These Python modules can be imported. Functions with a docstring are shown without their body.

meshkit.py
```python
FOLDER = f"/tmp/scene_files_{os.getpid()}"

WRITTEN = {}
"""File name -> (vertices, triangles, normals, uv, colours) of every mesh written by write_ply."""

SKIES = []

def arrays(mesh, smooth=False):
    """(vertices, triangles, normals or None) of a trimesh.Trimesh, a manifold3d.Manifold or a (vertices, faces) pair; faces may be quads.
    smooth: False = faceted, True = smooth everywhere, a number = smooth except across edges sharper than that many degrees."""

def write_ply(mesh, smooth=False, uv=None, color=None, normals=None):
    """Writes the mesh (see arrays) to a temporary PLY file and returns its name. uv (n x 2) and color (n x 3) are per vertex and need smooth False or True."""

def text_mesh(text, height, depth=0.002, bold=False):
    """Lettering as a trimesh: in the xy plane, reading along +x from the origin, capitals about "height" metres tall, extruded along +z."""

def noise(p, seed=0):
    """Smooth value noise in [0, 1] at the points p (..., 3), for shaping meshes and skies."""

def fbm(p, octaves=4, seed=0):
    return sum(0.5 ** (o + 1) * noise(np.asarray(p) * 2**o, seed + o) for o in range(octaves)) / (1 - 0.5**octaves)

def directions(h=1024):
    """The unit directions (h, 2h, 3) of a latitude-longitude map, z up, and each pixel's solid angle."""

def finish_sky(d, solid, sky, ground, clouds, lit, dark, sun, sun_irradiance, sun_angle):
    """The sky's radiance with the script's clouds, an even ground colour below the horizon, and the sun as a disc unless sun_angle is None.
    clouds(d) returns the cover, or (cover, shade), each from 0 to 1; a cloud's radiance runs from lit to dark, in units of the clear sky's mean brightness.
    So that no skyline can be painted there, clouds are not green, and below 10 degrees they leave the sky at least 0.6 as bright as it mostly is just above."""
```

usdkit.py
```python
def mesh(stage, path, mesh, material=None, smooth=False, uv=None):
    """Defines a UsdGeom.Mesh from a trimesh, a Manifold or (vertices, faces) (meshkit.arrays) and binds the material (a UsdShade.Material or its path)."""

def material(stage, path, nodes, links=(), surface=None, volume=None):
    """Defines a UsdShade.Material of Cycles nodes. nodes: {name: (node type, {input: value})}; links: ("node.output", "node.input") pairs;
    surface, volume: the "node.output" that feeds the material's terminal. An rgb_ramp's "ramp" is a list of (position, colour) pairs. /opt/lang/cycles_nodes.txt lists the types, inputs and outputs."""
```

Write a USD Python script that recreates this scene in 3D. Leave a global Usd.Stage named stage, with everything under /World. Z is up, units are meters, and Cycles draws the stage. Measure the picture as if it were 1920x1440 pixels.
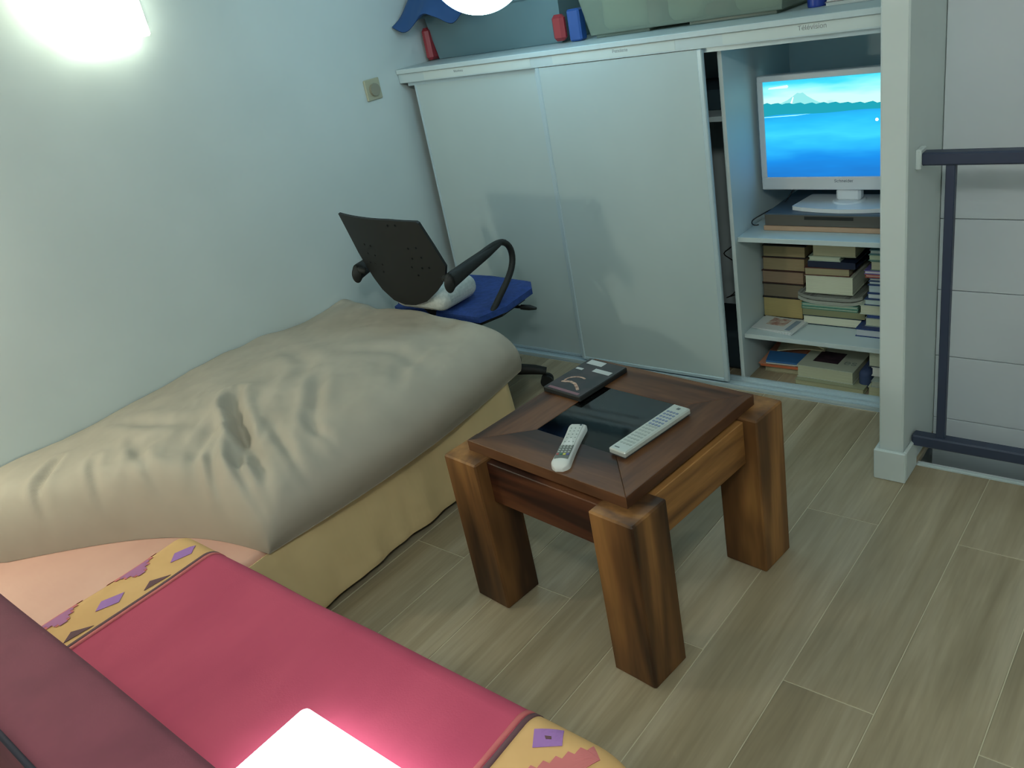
import math, random
import numpy as np
import trimesh
import shapely
from shapely.geometry import Polygon, Point, LineString
import usdkit, meshkit
from pxr import Usd, UsdGeom, UsdLux, Gf, Sdf, UsdShade

random.seed(7)
rng = np.random.default_rng(7)
stage = Usd.Stage.CreateInMemory()
UsdGeom.SetStageUpAxis(stage, UsdGeom.Tokens.z)
UsdGeom.SetStageMetersPerUnit(stage, 1.0)
UsdGeom.Xform.Define(stage, '/World')
UsdGeom.Scope.Define(stage, '/World/Looks')

# ------------------------------------------------------------------ camera, light, exposure
EYE = np.array([2.7234, -2.4975, 1.4831])
YAW, PITCH, ROLL, FPX = -0.7742, 0.4427, -0.2057, 1575.12
EXPOSURE = 0.2
GLOBE_POWER = 6.5       # bluish globe hanging in front of the closet
SCONCE_POWER = 6.0      # frosted square sconce on the left wall
SCONCE2_POWER = 165.0    # its twin at the head of the bed, out of the frame
PANEL_POWER = 6.0       # white light box on the sofa
CEILING_POWER = 88.0    # ceiling lamp above the photographer
SCREEN_POWER = 0.95

cam = UsdGeom.Camera.Define(stage, '/World/camera')
_f = np.array([math.sin(YAW) * math.cos(PITCH), math.cos(YAW) * math.cos(PITCH), -math.sin(PITCH)])
_r = np.array([math.cos(YAW), -math.sin(YAW), 0.0])
_u = np.cross(_r, _f)
RIGHT = math.cos(ROLL) * _r + math.sin(ROLL) * _u
UP = -math.sin(ROLL) * _r + math.cos(ROLL) * _u
cam.AddTransformOp().Set(Gf.Matrix4d(*[float(x) for row in ((*RIGHT, 0), (*UP, 0), (*-_f, 0), (*EYE, 1)) for x in row]))
cam.CreateHorizontalApertureAttr(36.0)
cam.CreateVerticalApertureAttr(27.0)
cam.CreateFocalLengthAttr(36.0 * FPX / 1920)
cam.CreateClippingRangeAttr(Gf.Vec2f(0.01, 100))
cam.CreateExposureAttr(EXPOSURE)

dome = UsdLux.DomeLight.Define(stage, '/World/night_sky')
dome.CreateIntensityAttr(0.02)
dome.CreateColorAttr(Gf.Vec3f(0.5, 0.7, 1.0))

# ------------------------------------------------------------------ helpers
_used = {}


def numbered(parent, name):
    k = (parent, name)
    n = _used.get(k, 0)
    _used[k] = n + 1
    return f'{parent}/{name}' if n == 0 else f'{parent}/{name}_{n:03d}'


def setdata(prim, **kw):
    for k, v in kw.items():
        if v:
            prim.SetCustomDataByKey(k, v)


def thing(name, label, cat, loc=(0, 0, 0), rz=0.0, group=None):
    path = numbered('/World', name)
    x = UsdGeom.Xform.Define(stage, path)
    if any(loc):
        x.AddTranslateOp().Set(Gf.Vec3d(*map(float, loc)))
    if rz:
        x.AddRotateZOp().Set(math.degrees(rz))
    setdata(x.GetPrim(), label=label, category=cat, group=group)
    return path


def structure(name, label):
    path = numbered('/World', name)
    x = UsdGeom.Xform.Define(stage, path)
    setdata(x.GetPrim(), label=label, kind='structure', category=name.split('_')[0])
    return path


def part(parent, name, mesh, mat, smooth=False, label=None, kind=None):
    path = numbered(parent, name)
    m = usdkit.mesh(stage, path, mesh, mat, smooth=smooth)
    setdata(m.GetPrim(), label=label, kind=kind)
    return path


def single(name, label, cat, mesh, mat, smooth=False, group=None, kind=None):
    path = numbered('/World', name)
    m = usdkit.mesh(stage, path, mesh, mat, smooth=smooth)
    setdata(m.GetPrim(), label=label, category=cat, group=group, kind=kind)
    return path


def box(x0, x1, y0, y1, z0, z1, b=0.0):
    """A box; b > 0 chamfers every edge."""
    if b <= 0:
        m = trimesh.creation.box((x1 - x0, y1 - y0, z1 - z0))
        m.apply_translation(((x0 + x1) / 2, (y0 + y1) / 2, (z0 + z1) / 2))
        return m
    c = np.array([(x0 + x1) / 2, (y0 + y1) / 2, (z0 + z1) / 2])
    h = np.array([x1 - x0, y1 - y0, z1 - z0]) / 2
    b = min(b, h.min() * 0.9)
    pts = []
    for sx in (-1, 1):
        for sy in (-1, 1):
            for sz in (-1, 1):
                for k in range(3):
                    d = h - b
                    d[k] = h[k]
                    pts.append(c + d * (sx, sy, sz))
    return trimesh.convex.convex_hull(np.array(pts))


def pbox(x0, x1, y0, y1, z0, z1, r, n=5):
    """A cushion: box with rounded edges, hull of eight sphere corners."""
    pts = []
    s = trimesh.creation.icosphere(2).vertices * r
    for x in (x0 + r, x1 - r):
        for y in (y0 + r, y1 - r):
            for z in (z0 + r, z1 - r):
                pts.append(s + (x, y, z))
    return trimesh.convex.convex_hull(np.vstack(pts))


def cat(*ms):
    return trimesh.util.concatenate([m for m in ms])


def rot(m, angle, axis=(0, 0, 1), point=(0, 0, 0)):
    m = m.copy()
    m.apply_transform(trimesh.transformations.rotation_matrix(angle, axis, point))
    return m


def mv(m, x, y, z):
    m = m.copy()
    m.apply_translation((x, y, z))
    return m


def tube(pts, r, n=10):
    pts = np.asarray(pts, float)
    r = np.broadcast_to(r, len(pts))
    t = np.gradient(pts, axis=0)
    t /= np.linalg.norm(t, axis=1, keepdims=True)
    a = np.array([0, 0, 1.0]) if abs(t[0][2]) < 0.9 else np.array([1.0, 0, 0])
    rings, u = [], np.cross(t[0], a)
    for i in range(len(pts)):
        u = u - t[i] * (u @ t[i])
        u /= np.linalg.norm(u)
        w = np.cross(t[i], u)
        ang = np.linspace(0, 2 * np.pi, n, endpoint=False)
        rings.append(pts[i] + r[i] * (np.cos(ang)[:, None] * u + np.sin(ang)[:, None] * w))
    v = np.vstack(rings + [pts[:1], pts[-1:]])
    f = []
    for i in range(len(pts) - 1):
        for k in range(n):
            a0, a1 = i * n + k, i * n + (k + 1) % n
            f += [(a0, a1, a1 + n), (a0, a1 + n, a0 + n)]
    e = (len(pts) - 1) * n
    for k in range(n):
        f += [(len(v) - 2, (k + 1) % n, k), (len(v) - 1, e + k, e + (k + 1) % n)]
    m = trimesh.Trimesh(v, f, process=False)
    m.fix_normals()
    return m


def spline(pts, n=40):
    from scipy.interpolate import CubicSpline
    pts = np.asarray(pts, float)
    s = np.r_[0, np.cumsum(np.linalg.norm(np.diff(pts, axis=0), axis=1))]
    return CubicSpline(s, pts)(np.linspace(0, s[-1], n))


def extrude(poly, h):
    polys = getattr(poly, 'geoms', [poly])
    return cat(*[trimesh.creation.extrude_polygon(p, h, engine='earcut') for p in polys])


def lathe(profile, n=32):
    return trimesh.creation.revolve(np.asarray(profile, float), sections=n)


def frame_mat(o, ex, ey, ez):
    m = np.eye(4)
    m[:3, 0], m[:3, 1], m[:3, 2], m[:3, 3] = ex, ey, ez, o
    return m


def text_on_front(text, h, x, y, z, depth=0.0008, bold=False):
    """Lettering standing on a plane that faces -y, starting at x with its base line at z."""
    m = meshkit.text_mesh(text, h, depth, bold)
    m.apply_transform(frame_mat((x, y, z), (1, 0, 0), (0, 0, 1), (0, -1, 0)))
    return m


def grid_solid(top, bottom):
    """Closed solid between two (n, m, 3) grids."""
    n, m = top.shape[:2]
    idx = np.arange(n * m).reshape(n, m)
    a, b, c, d = idx[:-1, :-1].ravel(), idx[1:, :-1].ravel(), idx[1:, 1:].ravel(), idx[:-1, 1:].ravel()
    f = np.vstack([np.c_[a, b, c], np.c_[a, c, d]])
    v = np.vstack([top.reshape(-1, 3), bottom.reshape(-1, 3)])
    k = n * m
    fb = f[:, ::-1] + k
    rim = np.r_[idx[0, :-1], idx[:-1, -1], idx[-1, :0:-1], idx[:0:-1, 0]]
    nxt = np.roll(rim, -1)
    side = np.vstack([np.c_[rim, rim + k, nxt + k], np.c_[rim, nxt + k, nxt]])
    t = trimesh.Trimesh(v, np.vstack([f, fb, side]), process=False)
    t.fix_normals()
    return t


# ------------------------------------------------------------------ materials
L = '/World/Looks/'


def pm(name, color, rough=0.5, **kw):
    return usdkit.material(stage, L + name, {'p': ('principled_bsdf', {'base_color': color, 'roughness': rough, **kw})}, surface='p.BSDF')


def mottled(name, c1, c2, scale=(8, 8, 8), rough=0.6, detail=4, bump=0.0, bscale=None, dist=0.002, lo=0.35, hi=0.65, **kw):
    nodes = {'t': ('texture_coordinate', {}), 'm': ('mapping', {'scale': scale}), 'n': ('noise_texture', {'scale': 1.0, 'detail': detail}),
             'r': ('rgb_ramp', {'ramp': [(lo, c1), (hi, c2)]}), 'p': ('principled_bsdf', {'roughness': rough, **kw})}
    links = [('t.object', 'm.vector'), ('m.vector', 'n.vector'), ('n.fac', 'r.fac'), ('r.color', 'p.base_color')]
    if bump:
        nodes['m2'] = ('mapping', {'scale': bscale or scale})
        nodes['n2'] = ('noise_texture', {'scale': 1.0, 'detail': 5})
        nodes['b'] = ('bump', {'strength': bump, 'distance': dist})
        links += [('t.object', 'm2.vector'), ('m2.vector', 'n2.vector'), ('n2.fac', 'b.height'), ('b.normal', 'p.normal')]
    return usdkit.material(stage, L + name, nodes, links, surface='p.BSDF')


def emit(name, color, strength):
    return usdkit.material(stage, L + name, {'e': ('emission', {'color': color, 'strength': strength})}, surface='e.emission')


M_wall = mottled('wall_paint', (0.575, 0.64, 0.64), (0.61, 0.675, 0.675), (3, 3, 3), 0.75, bump=0.15, bscale=(180, 180, 180), dist=0.0006)
M_panelwall = mottled('stair_wall_panel', (0.58, 0.62, 0.67), (0.62, 0.655, 0.70), (3, 3, 3), 0.6)
M_white = mottled('white_laminate', (0.51, 0.60, 0.625), (0.54, 0.63, 0.655), (4, 4, 4), 0.45)
M_door = mottled('door_laminate', (0.455, 0.55, 0.565), (0.48, 0.575, 0.59), (3, 3, 2), 0.5)
M_alu = pm('white_aluminium', (0.50, 0.62, 0.68), 0.3, metallic=0.15)
M_label = pm('label_paper', (0.59, 0.66, 0.65), 0.6)
M_ink = pm('label_ink', (0.22, 0.24, 0.25), 0.6)
M_darkgap = pm('dark_cloth', (0.02, 0.03, 0.035), 0.9)
M_black = pm('black_plastic', (0.008, 0.009, 0.009), 0.6)
M_blackmetal = pm('dark_painted_metal', (0.032, 0.045, 0.085), 0.45)
M_cable = pm('cable_black', (0.01, 0.01, 0.012), 0.5)
M_blue = mottled('blue_fabric', (0.012, 0.045, 0.20), (0.02, 0.06, 0.27), (60, 60, 60), 0.85)
M_cushion = mottled('white_fleece', (0.55, 0.58, 0.55), (0.66, 0.68, 0.65), (90, 90, 90), 0.9, bump=0.4, bscale=(150, 150, 150))
M_duvet = mottled('duvet_cotton', (0.40, 0.355, 0.29), (0.44, 0.39, 0.32), (6, 6, 6), 0.8, bump=0.35, bscale=(14, 9, 12), dist=0.006)
M_sheet = mottled('pink_sheet', (0.62, 0.36, 0.29), (0.67, 0.40, 0.32), (5, 5, 5), 0.85, bump=0.25, bscale=(10, 25, 10), dist=0.004)
M_skirt = mottled('mustard_cotton', (0.68, 0.51, 0.27), (0.74, 0.56, 0.30), (7, 7, 7), 0.85, bump=0.25, bscale=(25, 25, 6), dist=0.004)
M_wooddark = pm('bed_wood', (0.09, 0.05, 0.03), 0.6)
M_red = mottled('red_cotton', (0.47, 0.056, 0.115), (0.54, 0.072, 0.135), (7, 3, 7), 0.85, bump=0.25, bscale=(300, 300, 300), dist=0.0008)
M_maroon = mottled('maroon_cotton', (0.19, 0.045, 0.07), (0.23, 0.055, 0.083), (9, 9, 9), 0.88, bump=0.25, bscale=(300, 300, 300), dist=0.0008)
M_navytrim = pm('navy_piping', (0.02, 0.018, 0.035), 0.8)
M_band = mottled('orange_cotton', (0.66, 0.38, 0.15), (0.72, 0.43, 0.18), (10, 10, 10), 0.85)
M_pinktrim = pm('pink_piping', (0.55, 0.13, 0.13), 0.8)
M_purple = pm('purple_print', (0.36, 0.17, 0.46), 0.85)
M_pinkprint = pm('pink_print', (0.60, 0.17, 0.17), 0.85)
M_mauve = pm('mauve_print', (0.40, 0.15, 0.30), 0.85)
M_brownprint = pm('brown_print', (0.13, 0.06, 0.07), 0.85)
M_beige = mottled('beige_upholstery', (0.42, 0.36, 0.25), (0.46, 0.40, 0.28), (40, 40, 40), 0.9)


def wood(name, dark, mid, light, scale, rough=0.45, seed=0.0):
    nodes = {'t': ('texture_coordinate', {}), 'o': ('object_info', {}), 'mul': ('math', {'math_type': 'multiply', 'value2': 23.0}), 'c': ('combine_xyz', {}),
             'add': ('vector_math', {'math_type': 'add'}), 'm': ('mapping', {'scale': scale, 'location': (seed, seed * 1.7, 0)}),
             'n': ('noise_texture', {'scale': 1.0, 'detail': 3, 'distortion': 0.6}), 'r': ('rgb_ramp', {'ramp': [(0.36, dark), (0.5, mid), (0.62, light)]}),
             'm2': ('mapping', {'scale': tuple(7 * s for s in scale)}), 'n2': ('noise_texture', {'scale': 1.0, 'detail': 4}),
             'r2': ('rgb_ramp', {'ramp': [(0.3, (0.72, 0.72, 0.72)), (0.7, (1.1, 1.1, 1.1))]}),
             'x': ('mix_color', {'blend_type': 'multiply', 'fac': 0.8}), 'b': ('bump', {'strength': 0.12, 'distance': 0.001}),
             'p': ('principled_bsdf', {'roughness': rough, 'specular_ior_level': 0.3})}
    links = [('t.object', 'add.vector1'), ('o.random', 'mul.value1'), ('mul.value', 'c.x'), ('mul.value', 'c.y'), ('mul.value', 'c.z'), ('c.vector', 'add.vector2'),
             ('add.vector', 'm.vector'), ('m.vector', 'n.vector'), ('n.fac', 'r.fac'),
             ('add.vector', 'm2.vector'), ('m2.vector', 'n2.vector'), ('n2.fac', 'r2.fac'), ('r.color', 'x.a'), ('r2.color', 'x.b'), ('x.result', 'p.base_color'),
             ('n2.fac', 'b.height'), ('b.normal', 'p.normal')]
    return usdkit.material(stage, L + name, nodes, links, surface='p.BSDF')


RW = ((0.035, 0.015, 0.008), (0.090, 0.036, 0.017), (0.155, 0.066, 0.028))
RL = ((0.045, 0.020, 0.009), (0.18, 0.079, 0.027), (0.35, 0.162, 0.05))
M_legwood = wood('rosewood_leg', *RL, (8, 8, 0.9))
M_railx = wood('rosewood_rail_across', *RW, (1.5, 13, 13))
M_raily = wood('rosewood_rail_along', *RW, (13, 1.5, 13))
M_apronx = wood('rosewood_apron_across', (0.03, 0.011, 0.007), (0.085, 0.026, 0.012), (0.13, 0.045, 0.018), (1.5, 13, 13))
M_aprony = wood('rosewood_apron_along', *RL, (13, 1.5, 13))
M_glass = usdkit.material(stage, L + 'table_glass', {'f': ('fresnel', {'IOR': 1.5}), 't': ('transparent_bsdf', {'color': (0.72, 0.80, 0.76)}), 'g': ('glossy_bsdf', {'color': (1, 1, 1), 'roughness': 0.05}),
                          'x': ('mix_closure', {})}, [('f.fac', 'x.fac'), ('t.BSDF', 'x.closure1'), ('g.BSDF', 'x.closure2')], surface='x.closure')

# wood-look floor planks: greyish oak streaks along y, tone by plank
M_plank = usdkit.material(stage, L + 'floor_plank', {
    't': ('texture_coordinate', {}), 'o': ('object_info', {}), 'mul': ('math', {'math_type': 'multiply', 'value2': 31.0}), 'c': ('combine_xyz', {}),
    'add': ('vector_math', {'math_type': 'add'}), 'm': ('mapping', {'scale': (9, 0.9, 9)}), 'n': ('noise_texture', {'scale': 1.0, 'detail': 5, 'roughness': 0.6, 'distortion': 0.4}),
    'r': ('rgb_ramp', {'ramp': [(0.30, (0.25, 0.195, 0.12)), (0.5, (0.35, 0.285, 0.19)), (0.70, (0.44, 0.37, 0.265))]}),
    'm2': ('mapping', {'scale': (90, 5, 9)}), 'n2': ('noise_texture', {'scale': 1.0, 'detail': 4}), 'r2': ('rgb_ramp', {'ramp': [(0.3, (0.86, 0.86, 0.86)), (0.7, (1.08, 1.08, 1.08))]}),
    'x': ('mix_color', {'blend_type': 'multiply', 'fac': 0.8}), 'tone': ('map_range', {'to_min': 0.88, 'to_max': 1.1}), 'tc': ('combine_xyz', {}),
    'x2': ('mix_color', {'blend_type': 'multiply', 'fac': 1.0}), 'b': ('bump', {'strength': 0.1, 'distance': 0.001}), 'p': ('principled_bsdf', {'roughness': 0.42})},
    [('t.object', 'add.vector1'), ('o.random', 'mul.value1'), ('mul.value', 'c.x'), ('mul.value', 'c.y'), ('c.vector', 'add.vector2'), ('add.vector', 'm.vector'), ('m.vector', 'n.vector'),
     ('n.fac', 'r.fac'), ('add.vector', 'm2.vector'), ('m2.vector', 'n2.vector'), ('n2.fac', 'r2.fac'), ('r.color', 'x.a'), ('r2.color', 'x.b'), ('o.random', 'tone.value'),
     ('tone.result', 'tc.x'), ('tone.result', 'tc.y'), ('tone.result', 'tc.z'), ('x.result', 'x2.a'), ('tc.vector', 'x2.b'), ('x2.result', 'p.base_color'), ('n2.fac', 'b.height'), ('b.normal', 'p.normal')], surface='p.BSDF')
M_grout = pm('floor_grout', (0.60, 0.55, 0.40), 0.8)

# ------------------------------------------------------------------ the room
XR, YF, YB, ZC = 4.2, -3.6, 0.60, 2.45
P0, P1 = 2.03, 2.095            # partition between closet and stairwell
FLOOR_Y1 = -0.275               # floor edge at the stairwell

fl = structure('floor', 'wood-look floor of long greyish brown planks with pale joints')
part(fl, 'grout_bed', cat(box(-0.1, XR, YF, FLOOR_Y1, -0.12, -0.0016), box(-0.1, P0, FLOOR_Y1, YB, -0.12, -0.0016)), M_grout)
PX0, PW, PLEN = 0.936, 0.1944, 1.2
for k in range(-5, 17):
    xa, xb = PX0 + PW * k + 0.0011, PX0 + PW * (k + 1) - 0.0011
    if xb > XR:
        break
    ymax = FLOOR_Y1 if (xa + xb) / 2 > P0 else YB - 0.02
    off = -1.215 if k % 2 == 0 else -1.215 + 0.62
    j = off - 3 * PLEN
    while j < ymax:
        ya, yb = max(j + 0.0011, YF), min(j + PLEN - 0.0011, ymax)
        if yb - ya > 0.03:
            part(fl, 'plank', box(max(xa, 0.0), xb, ya, yb, -0.02, 0.0, 0.0012), M_plank)
        j += PLEN

wl = structure('wall_left', 'plain white wall on the left behind the bed')
part(wl, 'plaster', box(-0.1, 0.0, YF, YB, 0.0, ZC), M_wall)
wb = structure('wall_back', 'white wall behind the low closet')
part(wb, 'plaster', box(-0.1, P0, YB, YB + 0.1, 0.0, ZC), M_wall)
wf = structure('wall_front', 'white wall behind the photographer')
part(wf, 'plaster', box(-0.1, XR + 0.1, YF - 0.1, YF, 0.0, ZC), M_wall)
wr = structure('wall_right', 'white wall on the far side of the stairwell')
part(wr, 'plaster', box(XR, XR + 0.1, YF, YB, -1.6, ZC), M_wall)
ce = structure('ceiling', 'white ceiling of the low room')
part(ce, 'plaster', box(-0.1, XR + 0.1, YF - 0.1, YB + 0.1, ZC, ZC + 0.1), M_wall)

# the partition that ends in a white post, with its skirting
wp = structure('wall_partition', 'narrow white end of the partition wall right of the closet')
part(wp, 'plaster', box(P0, P1, -0.37, YB, 0.0, ZC, 0.004), M_wall)
bp_ = structure('baseboard_partition', 'white skirting block wrapped around the foot of the partition')
part(bp_, 'skirting', cat(box(P0 - 0.011, P1 + 0.011, -0.384, -0.372, 0.0, 0.098, 0.003), box(P1 + 0.0005, P1 + 0.011, -0.373, -0.276, 0.0, 0.098, 0.003),
                          box(P0 - 0.011, P0 - 0.0005, -0.373, -0.02, 0.0, 0.098, 0.003)), M_wall)

# stairwell wall made of tall panels with horizontal joints
ws = structure('wall_stairwell', 'pale stairwell wall behind the railing with thin horizontal joints')
WY = -0.085
JZ = [-1.6, -0.77, -0.565, -0.36, -0.155, 0.06, 0.268, 0.475, 0.683, 1.30, 1.9, ZC]
for a, b in zip(JZ[:-1], JZ[1:]):
    part(ws, 'panel', box(P1 + 0.002, XR, WY, WY + 0.05, a + 0.0012, b - 0.0012, 0.001), M_panelwall)
part(ws, 'backing', box(P1 + 0.002, XR, WY + 0.05, WY + 0.09, -1.6, ZC), pm('joint_grey', (0.30, 0.31, 0.33), 0.9))
tr = structure('trim_1', 'thin pale edge strip along the floor at the stairwell')
part(tr, 'strip', box(P1 + 0.012, XR, FLOOR_Y1, FLOOR_Y1 + 0.012, -0.25, 0.006, 0.002), M_white)
part(tr, 'fascia_board', box(P1 + 0.001, XR, FLOOR_Y1 + 0.012, FLOOR_Y1 + 0.03, -1.6, -0.004), M_panelwall)
part(wp, 'lower_plaster', box(P0, P1, FLOOR_Y1 + 0.001, YB, -1.6, -0.121), M_wall)
structure_floor = structure('floor_stairwell', 'shadowed bottom of the stairwell')
part(structure_floor, 'slab', box(P1, XR, FLOOR_Y1, WY + 0.09, -1.7, -1.6), M_wall)

rl = thing('railing', 'dark metal guard rail fixed to the white post above the stairwell', 'railing')
RY = -0.29
part(rl, 'handrail', box(P1 + 0.012, 3.9, RY - 0.02, RY + 0.015, 0.889, 0.921, 0.004), M_blackmetal)
part(rl, 'lower_rail', box(P1 + 0.004, 3.9, RY - 0.02, RY + 0.015, 0.086, 0.120, 0.004), M_blackmetal)
for x in (2.172, 2.172 + 0.9):
    part(rl, 'baluster', box(x - 0.011, x + 0.011, RY - 0.012, RY + 0.008, 0.118, 0.891, 0.002), M_blackmetal)
part(rl, 'wall_bracket', box(P1, P1 + 0.014, RY - 0.026, RY + 0.02, 0.880, 0.930, 0.003), M_wall, label='pale bracket plate on the post')

# ------------------------------------------------------------------ the closet
HT, HF = 1.234, 1.180
cl = thing('closet', 'low white closet with two closed sliding doors and an open shelf bay', 'closet')
part(cl, 'countertop', box(0.002, P0 - 0.001, -0.008, 0.585, 1.216, HT, 0.002), M_white)
part(cl, 'fascia', box(0.002, P0 - 0.001, 0.0, 0.018, HF, 1.2155, 0.001), M_white)
part(cl, 'upper_track', box(0.03, P0 - 0.001, 0.0185, 0.07, 1.165, 1.2155), M_alu)
part(cl, 'back_panel', box(0.002, P0 - 0.001, 0.565, 0.58, 0.0, 1.2155), M_white)
part(cl, 'side_panel', box(2.012, P0 - 0.001, 0.03, 0.565, 0.0, 1.2155), M_white)
part(cl, 'side_panel', box(0.002, 0.018, 0.12, 0.565, 0.0, 1.2155), M_white)
part(cl, 'divider', box(1.399, 1.414, 0.055, 0.565, 0.0, 1.164, 0.001), M_white)
part(cl, 'bottom_track', cat(box(0.02, P0 - 0.001, -0.012, 0.06, 0.0, 0.005), box(0.02, P0 - 0.001, -0.012, -0.006, 0.004, 0.016), box(0.02, P0 - 0.001, 0.020, 0.025, 0.004, 0.014),
                             box(0.02, P0 - 0.001, 0.052, 0.060, 0.004, 0.018)), M_alu)
SH1, SH2 = 0.5495, 0.1862
for zt in (SH1, SH2):
    part(cl, 'shelf', box(1.4145, 2.0115, 0.072, 0.5645, zt - 0.017, zt, 0.001), M_white)
    for yy in (0.13, 0.45):
        part(cl, 'shelf_peg', box(1.4145, 1.424, yy, yy + 0.02, zt - 0.034, zt - 0.0172, 0.002), pm(f'brass_peg_{int(zt*100)}_{int(yy*100)}', (0.35, 0.25, 0.10), 0.4))
part(cl, 'shelf', box(0.02, 1.3985, 0.10, 0.5645, 0.935, 0.952, 0.001), M_white)
for x0, x1, yo in ((0.062, 0.712, 0.006), (0.7135, 1.376, 0.0)):
    d = part(cl, 'sliding_door', box(x0 + 0.010, x1 - 0.010, yo + 0.004, yo + 0.014, 0.018, HF - 0.002), M_door)
    y0_, y1_ = (yo, yo + 0.0175) if yo == 0 else (0.0178, 0.030)
    if yo:
        # the left door runs in the rear track
        stage.RemovePrim(d)
        d = part(cl, 'sliding_door', box(x0 + 0.010, x1 - 0.010, 0.019, 0.029, 0.018, HF - 0.002), M_door)
    part(d, 'stile', box(x0, x0 + 0.016, y0_, y1_, 0.016, HF - 0.001, 0.003), M_alu)
    part(d, 'stile', box(x1 - 0.018, x1, y0_, y1_, 0.016, HF - 0.001, 0.003), M_alu)
    part(d, 'bottom_rail', box(x0 + 0.016, x1 - 0.018, y0_, y1_, 0.016, 0.030, 0.002), M_alu)
for x0, x1, word, tx, z, hh in ((0.15, 0.70, 'Manteau', 0.318, 1.1985, 0.0088), (0.80, 1.287, 'Penderie', 1.052, 1.1985, 0.0105), (1.45, 1.99, 'Télévision', 1.683, 1.198, 0.0125)):
    lb = part(cl, 'paper_label', box(x0, x1, -0.0006, -0.0001, 1.185, 1.2148), M_label)
    part(lb, 'lettering', text_on_front(word, hh, tx, -0.0006, z, 0.0004), M_ink)

# things behind the door gap
single('dark_box', 'dark box on the upper closet shelf seen through the door gap', 'box', box(1.10, 1.37, 0.2, 0.45, 0.9525, 1.02, 0.004), pm('slate_box', (0.03, 0.06, 0.08), 0.7))
bagm = pbox(1.12, 1.385, 0.12, 0.40, 0.0, 0.16, 0.03)
single('dark_bag', 'dark bag on the closet floor behind the second sliding door', 'bag', bagm, pm('slate_bag', (0.015, 0.03, 0.04), 0.8), smooth=40)
single('hanging_cable', 'thin black cable hanging inside the closet through the door gap', 'cable',
       tube(spline([(1.30, 0.42, 0.2), (1.33, 0.2, 0.28), (1.345, 0.10, 0.31), (1.385, 0.08, 0.34), (1.375, 0.14, 0.42), (1.345, 0.10, 0.475), (1.385, 0.075, 0.51), (1.36, 0.2, 0.6), (1.3, 0.3, 0.93)], 60), 0.0022, 6), M_cable, smooth=True)

# wall socket
so = thing('wall_socket', 'old beige wall socket left of the closet top', 'socket', (0, -0.152, 1.187))
part(so, 'cover_plate', box(0.0, 0.010, -0.040, 0.040, -0.038, 0.042, 0.003), pm('old_ivory', (0.42, 0.41, 0.30), 0.5))
part(so, 'socket_insert', rot(mv(trimesh.creation.cylinder(0.024, 0.012), 0, 0, 0.016), math.pi / 2, (0, 1, 0)), pm('old_ivory_dark', (0.27, 0.26, 0.20), 0.5), smooth=40)

# ------------------------------------------------------------------ television and player
TX0, TX1, TY, TZ0, TZ1 = 1.432, 1.978, 0.25, 0.662, 1.041
tv = thing('television', 'white flat television showing a blue lake and mountain on the shelf', 'television')
sx0, sx1, sz0, sz1 = TX0 + 0.020, TX1 - 0.020, 0.706, 1.022
fr = box(TX0, TX1, TY, TY + 0.035, TZ0, TZ1, 0.004)
M_tvwhite = pm('glossy_white_plastic', (0.66, 0.70, 0.74), 0.22)
bez = [box(TX0, TX1, TY, TY + 0.035, sz1, TZ1, 0.003), box(TX0, TX1, TY, TY + 0.035, TZ0, sz0, 0.003), box(TX0, sx0, TY, TY + 0.035, sz0 - 0.004, sz1 + 0.004, 0.002), box(sx1, TX1, TY, TY + 0.035, sz0 - 0.004, sz1 + 0.004, 0.002)]
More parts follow.
